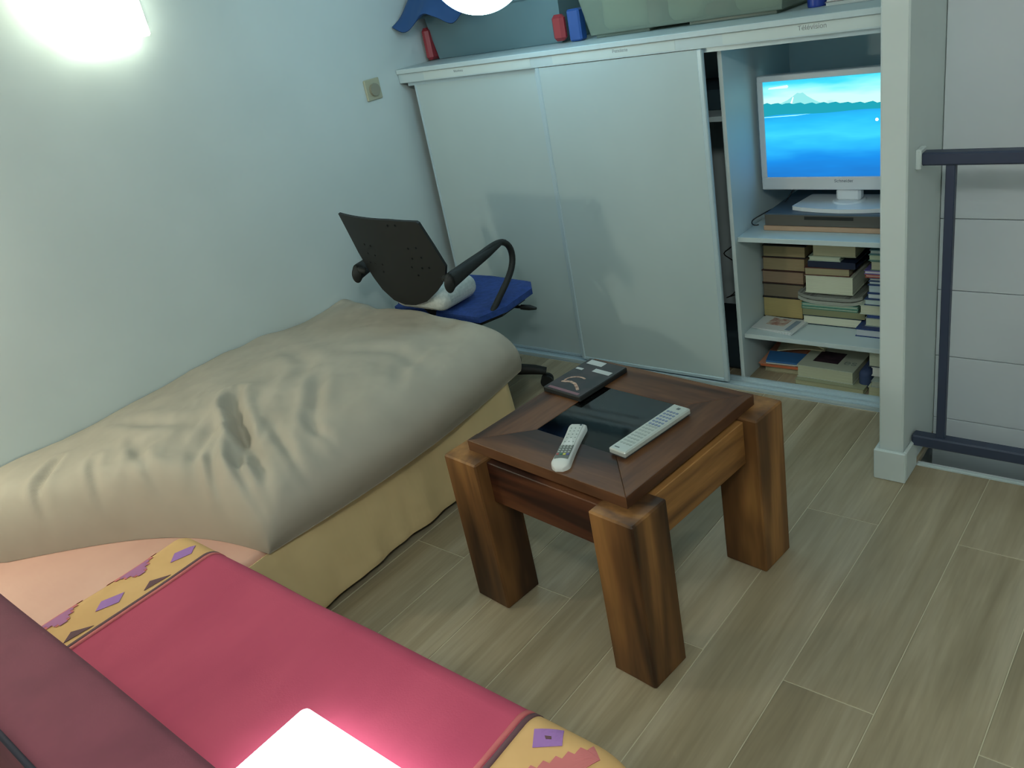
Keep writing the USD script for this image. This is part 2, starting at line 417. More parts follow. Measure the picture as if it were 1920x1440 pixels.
part(tv, 'bezel', cat(*bez), M_tvwhite)
part(tv, 'back_shell', box(TX0 + 0.03, TX1 - 0.03, TY + 0.0351, TY + 0.07, TZ0 + 0.03, TZ1 - 0.03, 0.015), M_tvwhite)
M_screen = usdkit.material(stage, L + 'lake_screen', {
    't': ('texture_coordinate', {}), 's': ('separate_xyz', {}), 'z': ('map_range', {'from_min': sz0, 'from_max': sz1}),
    'm': ('mapping', {'scale': (5, 1, 26)}), 'n': ('noise_texture', {'scale': 1.0, 'detail': 3}), 'na': ('math', {'math_type': 'multiply_add', 'value2': 0.24, 'value3': -0.12}),
    'ad': ('math', {'math_type': 'add'}),
    'r': ('rgb_ramp', {'ramp': [(0.0, (0.015, 0.19, 0.60)), (0.18, (0.012, 0.27, 0.80)), (0.36, (0.03, 0.52, 1.0)), (0.44, (0.05, 0.66, 1.0)), (0.56, (0.025, 0.52, 0.92)), (0.66, (0.02, 0.40, 0.86)),
                                (0.70, (0.03, 0.42, 0.80)), (0.735, (0.62, 1.0, 0.90)), (0.82, (0.60, 1.0, 0.92)), (0.90, (0.30, 0.95, 1.0)), (0.97, (0.07, 0.75, 1.0)), (1.0, (0.05, 0.66, 1.0))]}),
    'e': ('emission', {'strength': SCREEN_POWER})},
    [('t.object', 's.vector'), ('s.z', 'z.value'), ('t.object', 'm.vector'), ('m.vector', 'n.vector'), ('n.fac', 'na.value1'), ('z.result', 'ad.value1'), ('na.value', 'ad.value2'),
     ('ad.value', 'r.fac'), ('r.color', 'e.color')], surface='e.emission')
sc = part(tv, 'screen', box(sx0, sx1, TY + 0.004, TY + 0.012, sz0, sz1), M_screen)


def screen_poly(pts, name, mat, lift=0.0):
    m = extrude(Polygon(pts), 0.0006)
    m.apply_transform(frame_mat((0, TY + 0.004 - lift, 0), (1, 0, 0), (0, 0, 1), (0, -1, 0)))
    part(sc, name, m, mat)


ridge = [(sx0, 0.952)]
for i in range(1, 40):
    x = sx0 + (sx1 - sx0) * i / 40
    ridge.append((x, 0.952 - 0.022 * i / 40 + 0.003 * math.sin(i * 2.1) + 0.002 * rng.random()))
ridge += [(sx1, 0.930), (sx1, 0.917)] + [(sx0 + (sx1 - sx0) * i / 12, 0.913 + 0.002 * math.sin(i) + (0.004 * i / 12)) for i in range(11, 0, -1)] + [(sx0, 0.911)]
screen_poly([(1.498, 0.946), (1.535, 0.960), (1.556, 0.973), (1.568, 0.981), (1.578, 0.979), (1.586, 0.981), (1.60, 0.969), (1.625, 0.954), (1.65, 0.942)], 'mountain', emit('mountain_grey', (0.30, 0.80, 0.80), SCREEN_POWER), 0.0002)
screen_poly([(1.535, 0.930), (1.553, 0.970), (1.556, 0.968), (1.545, 0.930)], 'snow_patch', emit('snow_white', (0.9, 1.0, 0.97), SCREEN_POWER), 0.0004)
screen_poly(ridge, 'tree_line', emit('far_forest', (0.015, 0.36, 0.46), SCREEN_POWER), 0.0006)
screen_poly([(sx0, 0.9095), (1.57, 0.912), (1.61, 0.9135), (1.56, 0.9085), (sx0, 0.907)], 'shore_line', emit('shore_glint', (0.35, 0.95, 1.0), SCREEN_POWER), 0.0008)
screen_poly([(1.470, 0.998), (1.474, 1.003), (1.536, 1.008), (1.540, 1.003), (1.536, 0.998)], 'caption', emit('caption_white', (0.75, 1.0, 0.95), SCREEN_POWER), 0.0008)
screen_poly(list(Point(1.818, 0.884).buffer(0.005).exterior.coords), 'light_dot', emit('dot_white', (1, 1, 1), 1.5), 0.0008)
part(tv, 'brand_lettering', text_on_front('Schneider', 0.0095, 1.683, TY, 0.688, 0.0005), pm('logo_ink', (0.05, 0.08, 0.13), 0.4))
part(tv, 'stand_neck', box(1.685, 1.765, TY + 0.005, TY + 0.045, 0.622, 0.664, 0.008), M_tvwhite)
pl = Polygon([(1.565, 0.20), (1.60, 0.188), (1.66, 0.177), (1.73, 0.172), (1.80, 0.178), (1.86, 0.19), (1.90, 0.205), (1.885, 0.33), (1.58, 0.33)]).buffer(0.006)
base = extrude(pl, 0.013)
base.apply_translation((0, 0, 0.6095))
part(tv, 'stand_base', cat(base, mv(lathe([(0, 0), (0.055, 0), (0.05, 0.005), (0, 0.006)]), 1.725, 0.27, 0.6215)), M_tvwhite, smooth=30)

single('wooden_board', 'thin tan wooden board under the dark grey player', 'board', box(1.475, 2.005, 0.150, 0.44, SH1 + 0.0005, SH1 + 0.018, 0.002), pm('tan_board', (0.42, 0.28, 0.19), 0.6))
pl_ = thing('media_player', 'flat dark grey player lying under the television', 'media player')
part(pl_, 'case', box(1.48, 2.0, 0.152, 0.45, SH1 + 0.0185, 0.6090, 0.003), pm('player_grey', (0.055, 0.085, 0.12), 0.42))
part(pl_, 'front_panel', box(1.482, 1.998, 0.1485, 0.152, SH1 + 0.020, 0.607, 0.001), pm('player_front', (0.09, 0.085, 0.075), 0.35), label='brownish grey front of the player')
part(pl_, 'disc_tray', box(1.62, 1.78, 0.1475, 0.1485, 0.592, 0.603), M_black)
single('aerial_cable', 'thin black cable looping left of the television base', 'cable',
       tube(spline([(1.60, 0.35, 0.68), (1.545, 0.33, 0.674), (1.515, 0.32, 0.645), (1.500, 0.30, 0.616), (1.470, 0.22, 0.60), (1.452, 0.17, 0.594), (1.435, 0.15, 0.582), (1.45, 0.130, 0.575), (1.468, 0.130, 0.577)], 50), 0.0022, 6), M_cable, smooth=True)

# ------------------------------------------------------------------ books in the open bay
PAGE = {}


def page_mat(c):
    k = tuple(c)
    if k not in PAGE:
        i = len(PAGE)
        PAGE[k] = mottled(f'paper_edge_{i}', tuple(0.86 * x for x in c), c, (4, 4, 700), 0.85, detail=2)
    return PAGE[k]


COV = {}


def cover_mat(c):
    k = tuple(c)
    if k not in COV:
        COV[k] = pm(f'book_cover_{len(COV)}', c, 0.45)
    return COV[k]


def book(x0, x1, y0, z0, z1, depth, cov, pages, label, rz=0.0, group=None, tc=0.003, spine=False, name='book', tilt=None):
    """A lying book; the camera sees its fore edge (or its spine)."""
    w, t = x1 - x0, z1 - z0
    b = thing(name, label, 'book' if name == 'book' else 'magazine', ((x0 + x1) / 2, y0, z0), rz, group)
    h = w / 2
    tc = min(tc, t * 0.3)
    cs = [box(-h, h, 0, depth, 0, tc), box(-h, h, 0, depth, t - tc, t), box(-h, h, depth - tc, depth, tc, t - tc)]
    if spine:
        cs.append(box(-h, h, 0, tc, tc, t - tc))
    part(b, 'cover', cat(*cs), cover_mat(cov))
    if not spine:
        part(b, 'pages', box(-h + 0.003, h - 0.003, 0.002, depth - tc, tc, t - tc), page_mat(pages))
    return b


DK, MAR = (0.025, 0.02, 0.02), (0.05, 0.018, 0.015)
tan1, tan2, tan3, tan4, tan5 = (0.36, 0.29, 0.16), (0.33, 0.26, 0.15), (0.30, 0.21, 0.14), (0.19, 0.155, 0.105), (0.46, 0.37, 0.16)
A = [(0.4215, 0.4655, 1.425, 1.583, DK, tan1, 'thick tan-edged book, topmost of the left stack on the middle shelf'),
     (0.3705, 0.4210, 1.422, 1.580, MAR, tan2, 'thick tan-edged book, second from the top of the left stack'),
     (0.3210, 0.3700, 1.418, 1.574, MAR, tan3, 'thick reddish tan book in the middle of the left stack'),
     (0.2670, 0.3205, 1.418, 1.573, DK, tan4, 'thick dark brown book, second from the bottom of the left stack'),
     (SH2 + .0005, 0.2665, 1.416, 1.566, DK, tan5, 'thick yellowish book at the bottom of the left stack')]
for z0, z1, x0, x1, c, p, lab in A:
    book(x0, x1, 0.235, z0, z1, 0.22, c, p, lab)
NAVY, GRN = (0.012, 0.022, 0.055), (0.10, 0.25, 0.19)
B = [(SH2 + .0005, 0.2225, 1.578, 1.785, 0.205, (0.02, 0.04, 0.06), (0.66, 0.68, 0.55), 'cream-paged book with dark blue cover, bottom of the middle stack', False),
     (0.2230, 0.2460, 1.578, 1.795, 0.205, (0.22, 0.23, 0.13), (0.3, 0.3, 0.18), 'olive green paperback above the bottom book of the middle stack', True),
     (0.2465, 0.2560, 1.574, 1.772, 0.205, GRN, (0.50, 0.58, 0.46), 'pale green magazine lying on the olive paperback', False),
     (0.2565, 0.2680, 1.574, 1.772, 0.207, (0.16, 0.36, 0.30), (0.48, 0.56, 0.45), 'green-striped magazine under the curled magazines', False)]
for z0, z1, x0, x1, y, c, p, lab, sp in B:
    book(x0, x1, y, z0, z1, 0.2, c, p, lab, spine=sp)
# two curled magazines sagging under the thick white book
for i, (zb, lab, c) in enumerate(((0.2685, 'grey magazine with curled edges under the thick white book', (0.34, 0.37, 0.33)), (0.284, 'curled dull magazine directly under the thick white book', (0.25, 0.27, 0.25)))):
    n, m = 24, 6
    X = np.linspace(1.566, 1.790, n)
    Yg = np.linspace(0.200, 0.40, m)
    top = np.zeros((n, m, 3))
    for a, x in enumerate(X):
        u = (x - 1.678) / 0.112
        for b_, y in enumerate(Yg):
            top[a, b_] = (x, y, zb + 0.012 + 0.016 * abs(u) ** 4)
    bot = top.copy()
    bot[..., 2] -= 0.0115
    bot[..., 2] = np.maximum(bot[..., 2], zb)
    single('magazine', lab, 'magazine', grid_solid(top, bot), mottled(f'magazine_paper_{i}', tuple(0.6 * q for q in c), tuple(1.3 * q for q in c), (2, 2, 900), 0.6), smooth=40)
B2 = [(0.2965 + 0.012, 0.3735, 1.590, 1.757, (0.56, 0.60, 0.50), (0.64, 0.68, 0.55), 'thick white book in the middle of the middle stack', 0.0, False),
      (0.3740, 0.4035, 1.590, 1.745, (0.10, 0.035, 0.03), (0.36, 0.32, 0.20), 'tan-edged book with maroon cover on the thick white book', 0.03, False),
      (0.4040, 0.4270, 1.602, 1.765, NAVY, (0.02, 0.03, 0.05), 'dark navy book near the top of the middle stack', -0.02, True),
      (0.4275, 0.4440, 1.606, 1.715, (0.42, 0.52, 0.44), (0.55, 0.62, 0.50), 'small pale green booklet on the navy book', 0.0, False),
      (0.4445, 0.4880, 1.620, 1.767, (0.30, 0.33, 0.24), (0.50, 0.49, 0.34), 'thick beige book on top of the middle stack', 0.02, False)]
for z0, z1, x0, x1, c, p, lab, rz, sp in B2:
    book(x0, x1, 0.205, z0, z1, 0.2, c, p, lab, rz, spine=sp)
CB = (0.02, 0.05, 0.18)
Cs = [(SH2 + .0005, 0.2150, 1.782, CB, (0.50, 0.55, 0.60), 'blue and white book at the bottom of the right stack'),
      (0.2155, 0.2270, 1.800, (0.03, 0.05, 0.14), (0.05, 0.07, 0.17), 'dark blue thin book above the bottom one of the right stack'),
      (0.2275, 0.2580, 1.814, (0.25, 0.30, 0.28), (0.50, 0.53, 0.42), 'cream-paged book low in the right stack under a blue one'),
      (0.2585, 0.2690, 1.820, CB, (0.05, 0.10, 0.3), 'thin royal blue paperback low in the right stack'),
      (0.2695, 0.3030, 1.797, (0.45, 0.50, 0.42), (0.55, 0.57, 0.45), 'wide cream book sticking out of the right stack'),
      (0.3035, 0.3260, 1.812, (0.04, 0.07, 0.16), (0.45, 0.55, 0.55), 'pale book with navy cover above the wide cream book'),
      (0.3265, 0.3470, 1.822, (0.03, 0.06, 0.18), (0.55, 0.62, 0.66), 'white-paged blue book in the middle of the right stack'),
      (0.3475, 0.3770, 1.824, CB, (0.42, 0.52, 0.58), 'bluish book above the middle of the right stack'),
      (0.3775, 0.3900, 1.826, (0.05, 0.09, 0.18), (0.5, 0.58, 0.58), 'thin pale paperback under the red-edged one'),
      (0.3905, 0.4010, 1.828, (0.06, 0.10, 0.2), (0.52, 0.55, 0.5), 'thin booklet with dark cover under the red-edged paperback'),
      (0.4015, 0.4120, 1.815, (0.42, 0.10, 0.07), (0.52, 0.42, 0.38), 'thin red-edged paperback in the right stack'),
      (0.4125, 0.4260, 1.812, (0.12, 0.10, 0.30), (0.62, 0.60, 0.66), 'lilac-white paperback above the red-edged one'),
      (0.4265, 0.4590, 1.832, (0.12, 0.20, 0.18), (0.45, 0.46, 0.34), 'thick cream book near the top of the right stack'),
      (0.4595, 0.4810, 1.826, (0.10, 0.22, 0.2), (0.40, 0.48, 0.36), 'green-edged book second from the top of the right stack'),
      (0.4815, 0.4970, 1.829, (0.06, 0.16, 0.20), (0.42, 0.52, 0.52), 'thin teal book topmost of the right stack')]
for z0, z1, x0, c, p, lab in Cs:
    book(x0, x0 + 0.15, 0.150, z0, z1, 0.21, c, p, lab)
fy = thing('flyer', 'small pile of white leaflets with a red picture at the shelf front', 'leaflet', (1.507, 0.165, SH2 + 0.0005), -0.12)
for i in range(3):
    part(fy, 'sheet', rot(box(-0.082, 0.082, -0.055, 0.055, 0.0026 * i, 0.0026 * i + 0.0022), 0.05 * (i - 1)), pm(f'leaflet_paper_{i}', (0.62, 0.66, 0.68), 0.5))
part(fy, 'picture', box(-0.045, 0.025, -0.015, 0.045, 0.0075, 0.0080), mottled('leaflet_picture', (0.30, 0.10, 0.08), (0.60, 0.55, 0.50), (60, 60, 60), 0.5))
part(fy, 'blue_strip', rot(box(0.042, 0.062, -0.04, 0.045, 0.0075, 0.0079), 0.0), pm('leaflet_blue', (0.22, 0.30, 0.40), 0.5))

# bottom of the bay: a jumble of papers and books lying on the floor planks
Z0 = 0.0006
book(1.588, 1.832, 0.085, Z0, 0.022, 0.24, (0.30, 0.31, 0.20), (0.44, 0.44, 0.28), 'wide olive-edged book lying lowest on the closet floor', -0.02)
bk = book(1.590, 1.790, 0.105, 0.0225, 0.070, 0.25, (0.42, 0.46, 0.38), (0.48, 0.50, 0.36), 'large pale green book with a dark square picture on its cover', -0.03)
part(bk, 'cover_picture', box(-0.060, 0.030, 0.045, 0.130, 0.0475, 0.0481), mottled('night_picture', (0.012, 0.008, 0.014), (0.05, 0.025, 0.04), (40, 40, 40), 0.35))
part(bk, 'cover_lettering', mv(meshkit.text_mesh('es', 0.03, 0.0006), 0.045, 0.05, 0.0475), pm('grey_print', (0.22, 0.26, 0.24), 0.6))
book(1.445, 1.585, 0.155, Z0, 0.030, 0.2, (0.32, 0.30, 0.20), (0.42, 0.40, 0.27), 'tan book under the orange folder on the closet floor')
of = thing('orange_folder', 'orange cardboard folder at the left of the floor pile', 'folder', (1.513, 0.135, 0.0305), 0.03)
part(of, 'lower_flap', box(-0.075, 0.075, 0.0, 0.20, 0.0, 0.012, 0.002), pm('orange_card', (0.62, 0.17, 0.07), 0.6))
part(of, 'upper_flap', rot(box(-0.078, 0.060, -0.004, 0.19, 0.0125, 0.0145), 0.02), pm('orange_card_light', (0.60, 0.26, 0.16), 0.6))
bb = thing('blue_booklet', 'bright blue booklet slipping off the orange folder', 'booklet', (1.535, 0.150, 0.058), 0.25)
m = box(-0.07, 0.065, -0.03, 0.055, 0.0, 0.007, 0.001)
part(bb, 'cover', rot(m, 0.10, (0, 1, 0)), pm('blue_booklet_cover', (0.03, 0.13, 0.34), 0.45))
part(bb, 'pages', rot(box(-0.069, 0.064, -0.028, 0.054, -0.006, -0.0005), 0.10, (0, 1, 0)), page_mat((0.58, 0.60, 0.55)))


def paper(x, y, z, w, d, rz, amp, col, label, rx=0.0):
    n = 14
    U, V = np.meshgrid(np.linspace(-w / 2, w / 2, n), np.linspace(-d / 2, d / 2, n), indexing='ij')
    Zt = amp * (np.sin(U / w * 3.0 + x * 9) * 0.5 + 0.5 * (V / d) ** 2) + rx * V
    top = np.stack([U, V, Zt + 0.004], -1)
    bot = np.stack([U, V, Zt], -1)
    g = grid_solid(top, bot)
    g.apply_transform(trimesh.transformations.rotation_matrix(rz, (0, 0, 1)))
    g.apply_translation((x, y, z - g.bounds[0][2]))
    single('paper_sheaf', label, 'papers', g, pm(f'paper_tone_{int(x*1000)}_{int(z*1000)}', col, 0.7), smooth=40)


paper(1.545, 0.290, 0.062, 0.17, 0.15, 0.2, 0.018, (0.52, 0.50, 0.34), 'cream papers bulging behind the blue booklet')
paper(1.60, 0.285, 0.094, 0.16, 0.14, -0.3, 0.020, (0.48, 0.47, 0.30), 'yellowish papers arched over the floor pile')
paper(1.712, 0.305, 0.074, 0.17, 0.13, 0.15, 0.010, (0.34, 0.42, 0.40), 'grey-green papers lying behind the picture book')
book(1.455, 1.60, 0.26, 0.105, 0.135, 0.15, (0.06, 0.02, 0.02), (0.52, 0.55, 0.46), 'book with dark red cover tipped on the papers under the shelf', 0.08)
single('dark_pouch', 'dark blue pouch between the picture book and the right pile', 'pouch', pbox(1.800, 1.843, 0.115, 0.24, Z0, 0.075, 0.022), pm('pouch_blue', (0.03, 0.055, 0.14), 0.7), smooth=40)
R3 = [(Z0, 0.035, 1.845, (0.40, 0.40, 0.27), (0.46, 0.46, 0.30), 'tan book at the bottom of the right pile on the closet floor'),
      (0.0355, 0.058, 1.855, (0.3, 0.34, 0.3), (0.42, 0.44, 0.36), 'grey book second from the bottom of the right floor pile'),
      (0.0585, 0.092, 1.845, (0.60, 0.62, 0.62), (0.66, 0.68, 0.66), 'white book in the right floor pile'),
      (0.0925, 0.150, 1.835, (0.06, 0.08, 0.10), (0.44, 0.48, 0.38), 'thick pale book on top of the right floor pile')]
for z0, z1, x0, c, p, lab in R3:
    book(x0, x0 + 0.15, 0.085 if z0 < 0.05 else 0.12, z0, z1, 0.2, c, p, lab)

# ------------------------------------------------------------------ things on the closet top
M_clear = usdkit.material(stage, L + 'cloudy_plastic', {'t': ('transparent_bsdf', {'color': (0.72, 0.80, 0.82)}), 'p': ('principled_bsdf', {'base_color': (0.22, 0.34, 0.38), 'roughness': 0.25}), 'x': ('mix_closure', {'fac': 0.55})},
                           [('t.BSDF', 'x.closure1'), ('p.BSDF', 'x.closure2')], surface='x.closure')
M_redclip = pm('red_plastic', (0.30, 0.03, 0.04), 0.4)
M_bluelid = pm('blue_plastic', (0.02, 0.08, 0.30), 0.4)


def tub(x0, x1, y0, y1, z0, z1, taper=0.02, t=0.003):
    """Open plastic tub, wider at the top."""
    def ring(e, z, off):
        return [(x0 + e - off, y0 + e - off, z), (x1 - e + off, y0 + e - off, z), (x1 - e + off, y1 - e + off, z), (x0 + e - off, y1 - e + off, z)]
    v = ring(taper, z0, 0) + ring(0, z1, 0) + ring(0, z1, -t) + ring(taper, z0 + t, -t)
    f = [(0, 3, 2), (0, 2, 1)]
    for a in (0, 4, 8):
        for k in range(4):
            p, q = a + k, a + (k + 1) % 4
            f += [(p, q, q + 4), (p, q + 4, p + 4)]
    f += [(12, 13, 14), (12, 14, 15)]
    m = trimesh.Trimesh(np.array(v), f, process=False)
    m.fix_normals()
    return m


b1 = thing('storage_box', 'cloudy plastic storage box with red clips at the left of the closet top', 'storage box', (0, 0, HT))
part(b1, 'tub', tub(0.05, 0.735, 0.17, 0.55, 0.001, 0.165), M_clear)
part(b1, 'lid', box(0.022, 0.743, 0.162, 0.558, 0.1655, 0.178, 0.003), M_clear)
part(b1, 'clip', box(0.022, 0.06, 0.155, 0.30, 0.004, 0.13, 0.012), M_redclip, label='red clip at the left end')
part(b1, 'clip', box(0.712, 0.765, 0.135, 0.169, 0.010, 0.100, 0.012), M_redclip, label='red clip at the right end')
part(b1, 'contents', cat(pbox(0.07, 0.40, 0.22, 0.52, 0.006, 0.13, 0.03), pbox(0.41, 0.70, 0.22, 0.52, 0.006, 0.12, 0.03)), pm('folded_textiles', (0.20, 0.32, 0.36), 0.9), smooth=40)

# folded blue bag lying on the first box and hanging over its left front corner
n, m_ = 40, 20
U, V = np.meshgrid(np.linspace(0, 1, n), np.linspace(0, 1, m_), indexing='ij')
X = 0.012 + 0.40 * U
Yb = 0.02 + 0.33 * V + 0.05 * U
Zb = HT + 0.183 + 0.028 * meshkit.fbm(np.stack([U * 4, V * 3, 0 * U], -1), 3) - 0.055 * np.clip(1 - V * 3.0, 0, 1) ** 1.3 * (0.55 + 0.45 * np.sin(U * 11))
Zb = np.where(Yb > 0.15, np.maximum(Zb, HT + 0.181), Zb)
top = np.stack([X, Yb, Zb + 0.10 * (1 - (2 * V - 1) ** 2) * (1 - (2 * U - 1) ** 6) + 0.004], -1)
bot = np.stack([X, Yb, Zb], -1)
single('blue_bag', 'blue folded bag slumped over the first storage box near the wall', 'bag', grid_solid(top, bot), pm('blue_bag_cloth', (0.016, 0.07, 0.22), 0.55), smooth=True)

M_clear2 = usdkit.material(stage, L + 'clear_plastic', {'t': ('transparent_bsdf', {'color': (0.86, 0.90, 0.84)}), 'p': ('principled_bsdf', {'base_color': (0.34, 0.40, 0.34), 'roughness': 0.2}), 'x': ('mix_closure', {'fac': 0.4})},
                            [('t.BSDF', 'x.closure1'), ('p.BSDF', 'x.closure2')], surface='x.closure')
b2 = thing('storage_box', 'clear plastic storage box with beige contents on the middle of the closet top', 'storage box', (0, 0, HT))
part(b2, 'tub', tub(0.835, 1.60, 0.13, 0.53, 0.012, 0.20, 0.03), M_clear2)
part(b2, 'rim', cat(box(0.82, 1.615, 0.115, 0.135, 0.196, 0.21, 0.003), box(0.82, 1.615, 0.525, 0.545, 0.196, 0.21, 0.003)), M_clear2)
part(b2, 'foot', cat(box(0.88, 1.10, 0.17, 0.50, 0.0005, 0.0118, 0.002), box(1.25, 1.55, 0.17, 0.50, 0.0005, 0.0118, 0.002)), M_clear2)
part(b2, 'clip', box(0.775, 0.83, 0.15, 0.19, 0.002, 0.11, 0.006), M_bluelid, label='blue clip on the left end')
cb = [pbox(0.90, 1.09, 0.18, 0.46, 0.018, 0.17, 0.03), pbox(1.16, 1.30, 0.18, 0.46, 0.018, 0.16, 0.03), pbox(1.40, 1.55, 0.18, 0.46, 0.018, 0.17, 0.03)]
part(b2, 'contents', cat(*cb), pm('beige_packets', (0.52, 0.50, 0.38), 0.7), smooth=40)
part(b2, 'contents', cat(pbox(1.095, 1.15, 0.165, 0.46, 0.018, 0.18, 0.015), pbox(1.305, 1.39, 0.165, 0.44, 0.018, 0.06, 0.02)), pm('brown_packets', (0.25, 0.13, 0.10), 0.7), smooth=40, label='brown packets')
single('blue_cap_bottle', 'small blue bottle standing right of the clear storage box', 'bottle',
       mv(lathe([(0, 0), (0.026, 0), (0.028, 0.005), (0.028, 0.07), (0.020, 0.085), (0.012, 0.092), (0.012, 0.108), (0, 0.108)]), 1.650, 0.23, HT + 0.0005), pm('cobalt', (0.02, 0.05, 0.32), 0.3), smooth=40)
for i, (dz, c, lab) in enumerate(((0.0, (0.42, 0.46, 0.46), 'grey magazine lowest in the pile at the right of the closet top'), (0.011, (0.5, 0.40, 0.38), 'pinkish magazine in the middle of the pile on the closet top'),
                                  (0.022, (0.36, 0.42, 0.52), 'bluish magazine topmost of the pile at the right of the closet top'))):
    book(1.69, 1.98, 0.18 + 0.012 * i, HT + 0.0005 + dz, HT + 0.0105 + dz, 0.21, c, (0.55, 0.57, 0.55), lab, 0.04 * (i - 1), tc=0.001, name='magazine')

# ------------------------------------------------------------------ the bed
BX, BY0, BY1 = 0.90, -2.58, -0.655
bed = thing('bed', 'low single bed with pink fitted sheet and mustard valance along the left wall', 'bed')
part(bed, 'bed_base', box(0.01, BX - 0.02, BY0, BY1 - 0.01, 0.06, 0.19, 0.005), M_wooddark)
for x in (0.06, BX - 0.09):
    for y in (BY0 + 0.08, BY1 - 0.10):
        part(bed, 'leg', box(x - 0.025, x + 0.025, y - 0.025, y + 0.025, 0.0, 0.06, 0.003), M_wooddark)
part(bed, 'mattress', pbox(0.004, BX + 0.006, BY0, BY1, 0.1905, 0.272, 0.028), M_sheet, smooth=50)
# valance: a hanging sheet of cloth round the visible sides, with soft folds
path = [(BX + 0.004, y) for y in np.linspace(BY0, BY1 - 0.03, 150)]
path += [(BX + 0.004 - 0.03 * (1 - math.cos(a)), BY1 - 0.03 + 0.03 * math.sin(a)) for a in np.linspace(0.1, math.pi / 2, 10)]
path += [(x, BY1 + 0.0) for x in np.linspace(BX - 0.04, 0.01, 70)]
path = np.array(path)
tg = np.gradient(path, axis=0)
nr = np.c_[tg[:, 1], -tg[:, 0]]
nr /= np.linalg.norm(nr, axis=1, keepdims=True)
s_ = np.r_[0, np.cumsum(np.linalg.norm(np.diff(path, axis=0), axis=1))]
NZ = 16
outer = np.zeros((len(path), NZ, 3))
for j in range(NZ):
    w = j / (NZ - 1)
    fold = meshkit.fbm(np.stack([s_ * 7, 0 * s_ + 0.6 * w, 0 * s_], -1), 3, 4) - 0.5
    o = 0.014 + 0.018 * w + fold * (0.012 + 0.030 * w)
    hem = 0.016 + 0.014 * meshkit.noise(np.stack([s_ * 4, 0 * s_, 0 * s_], -1), 9)
    z = 0.268 * (1 - w) + hem * w
    outer[:, j, :2] = path + nr * o[:, None]
    outer[:, j, 2] = z - 0.0
top_in = outer.copy()
top_in[..., :2] -= nr[:, None, :] * 0.004
part(bed, 'valance', grid_solid(outer, top_in), M_skirt, smooth=True, label='mustard cotton valance')

# duvet: puffy quilt with rounded rims, folded back at the head end
nA, nB = 150, 190


def ease(n):
    t = np.linspace(0, 1, n)
    return 0.5 - 0.5 * np.cos(np.pi * t)


Ug, Vg = np.meshgrid(ease(nA), ease(nB), indexing='ij')     # U: wall -> room, V: foot -> head
foot_w, foot_r = np.array([0.004, -0.580]), np.array([0.905, -0.580])
head_r, head_w = np.array([0.930, -1.675]), np.array([0.004, -2.17])
P = (foot_w * (1 - Ug[..., None]) + foot_r * Ug[..., None]) * (1 - Vg[..., None]) + (head_w * (1 - Ug[..., None]) + head_r * Ug[..., None]) * Vg[..., None]
P[..., 1] += 0.08 * np.clip(1 - P[..., 0] / 0.26, 0, 1) ** 0.8 * (1 - Vg) ** 3
# the head edge bows towards the foot at mid width
P[..., 1] += 0.10 * np.sin(np.pi * np.clip(Ug * 1.25 - 0.25, 0, 1)) * Vg ** 4
P[..., 0] += 0.045 * np.sin(np.pi * Vg) * Ug ** 3
dR = (1 - Ug) * 0.93
dF = Vg * 1.3
dH = (1 - Vg) * 1.3


def rim(d, r, p=2.2):
    q = np.clip(d / r, 0, 1)
    return (1 - (1 - q) ** p) ** (1 / p)


puff = rim(dR, 0.105, 2.8) * rim(dF, 0.075, 2.6) * rim(dH, 0.13)
crown = 0.185 + 0.030 * np.sin(np.pi * Ug) - 0.02 * np.clip((Ug - 0.7) / 0.3, 0, 1) + 0.03 * np.exp(-((P[..., 1] + 1.25) / 0.35) ** 2) * (0.4 + 0.6 * Ug)
low = meshkit.fbm(np.stack([P[..., 0] * 3.2, P[..., 1] * 2.6, 0 * Ug], -1), 3, 3) - 0.5
h = crown * puff + 0.05 * low * puff
# creases: a pinch in the middle with folds that run down to the front corner and along the head edge


def crease(pts, depth, w):
    pts = np.array(pts)
    best, along = np.full(Ug.shape, 9.0), np.zeros(Ug.shape)
    ln = np.r_[0, np.cumsum(np.linalg.norm(np.diff(pts, axis=0), axis=1))]
    wob = 0.018 * (meshkit.fbm(np.stack([P[..., 0] * 9, P[..., 1] * 9, 0 * Ug], -1), 2, 12) - 0.5)
    for k in range(len(pts) - 1):
        a_, b_ = pts[k], pts[k + 1]
        e_ = b_ - a_
        t_ = np.clip(((P - a_) @ e_) / (e_ @ e_), 0, 1)
        d_ = (P[..., 0] - a_[0]) * e_[1] - (P[..., 1] - a_[1]) * e_[0]
        far = np.linalg.norm(P - a_ - t_[..., None] * e_, axis=-1)
        d_ = np.sign(d_) * far
        m_ = far < np.abs(best)
        best = np.where(m_, d_, best)
        along = np.where(m_, (ln[k] + t_ * np.linalg.norm(e_)) / ln[-1], along)
    q = best + wob
    fade = np.sin(np.pi * np.clip(0.12 + 0.76 * along, 0, 1))
    return depth * fade * (-np.exp(-(q / w) ** 2) + 0.75 * np.exp(-((q - 1.9 * w) / (1.1 * w)) ** 2) + 0.45 * np.exp(-((q + 2.0 * w) / (1.2 * w)) ** 2))


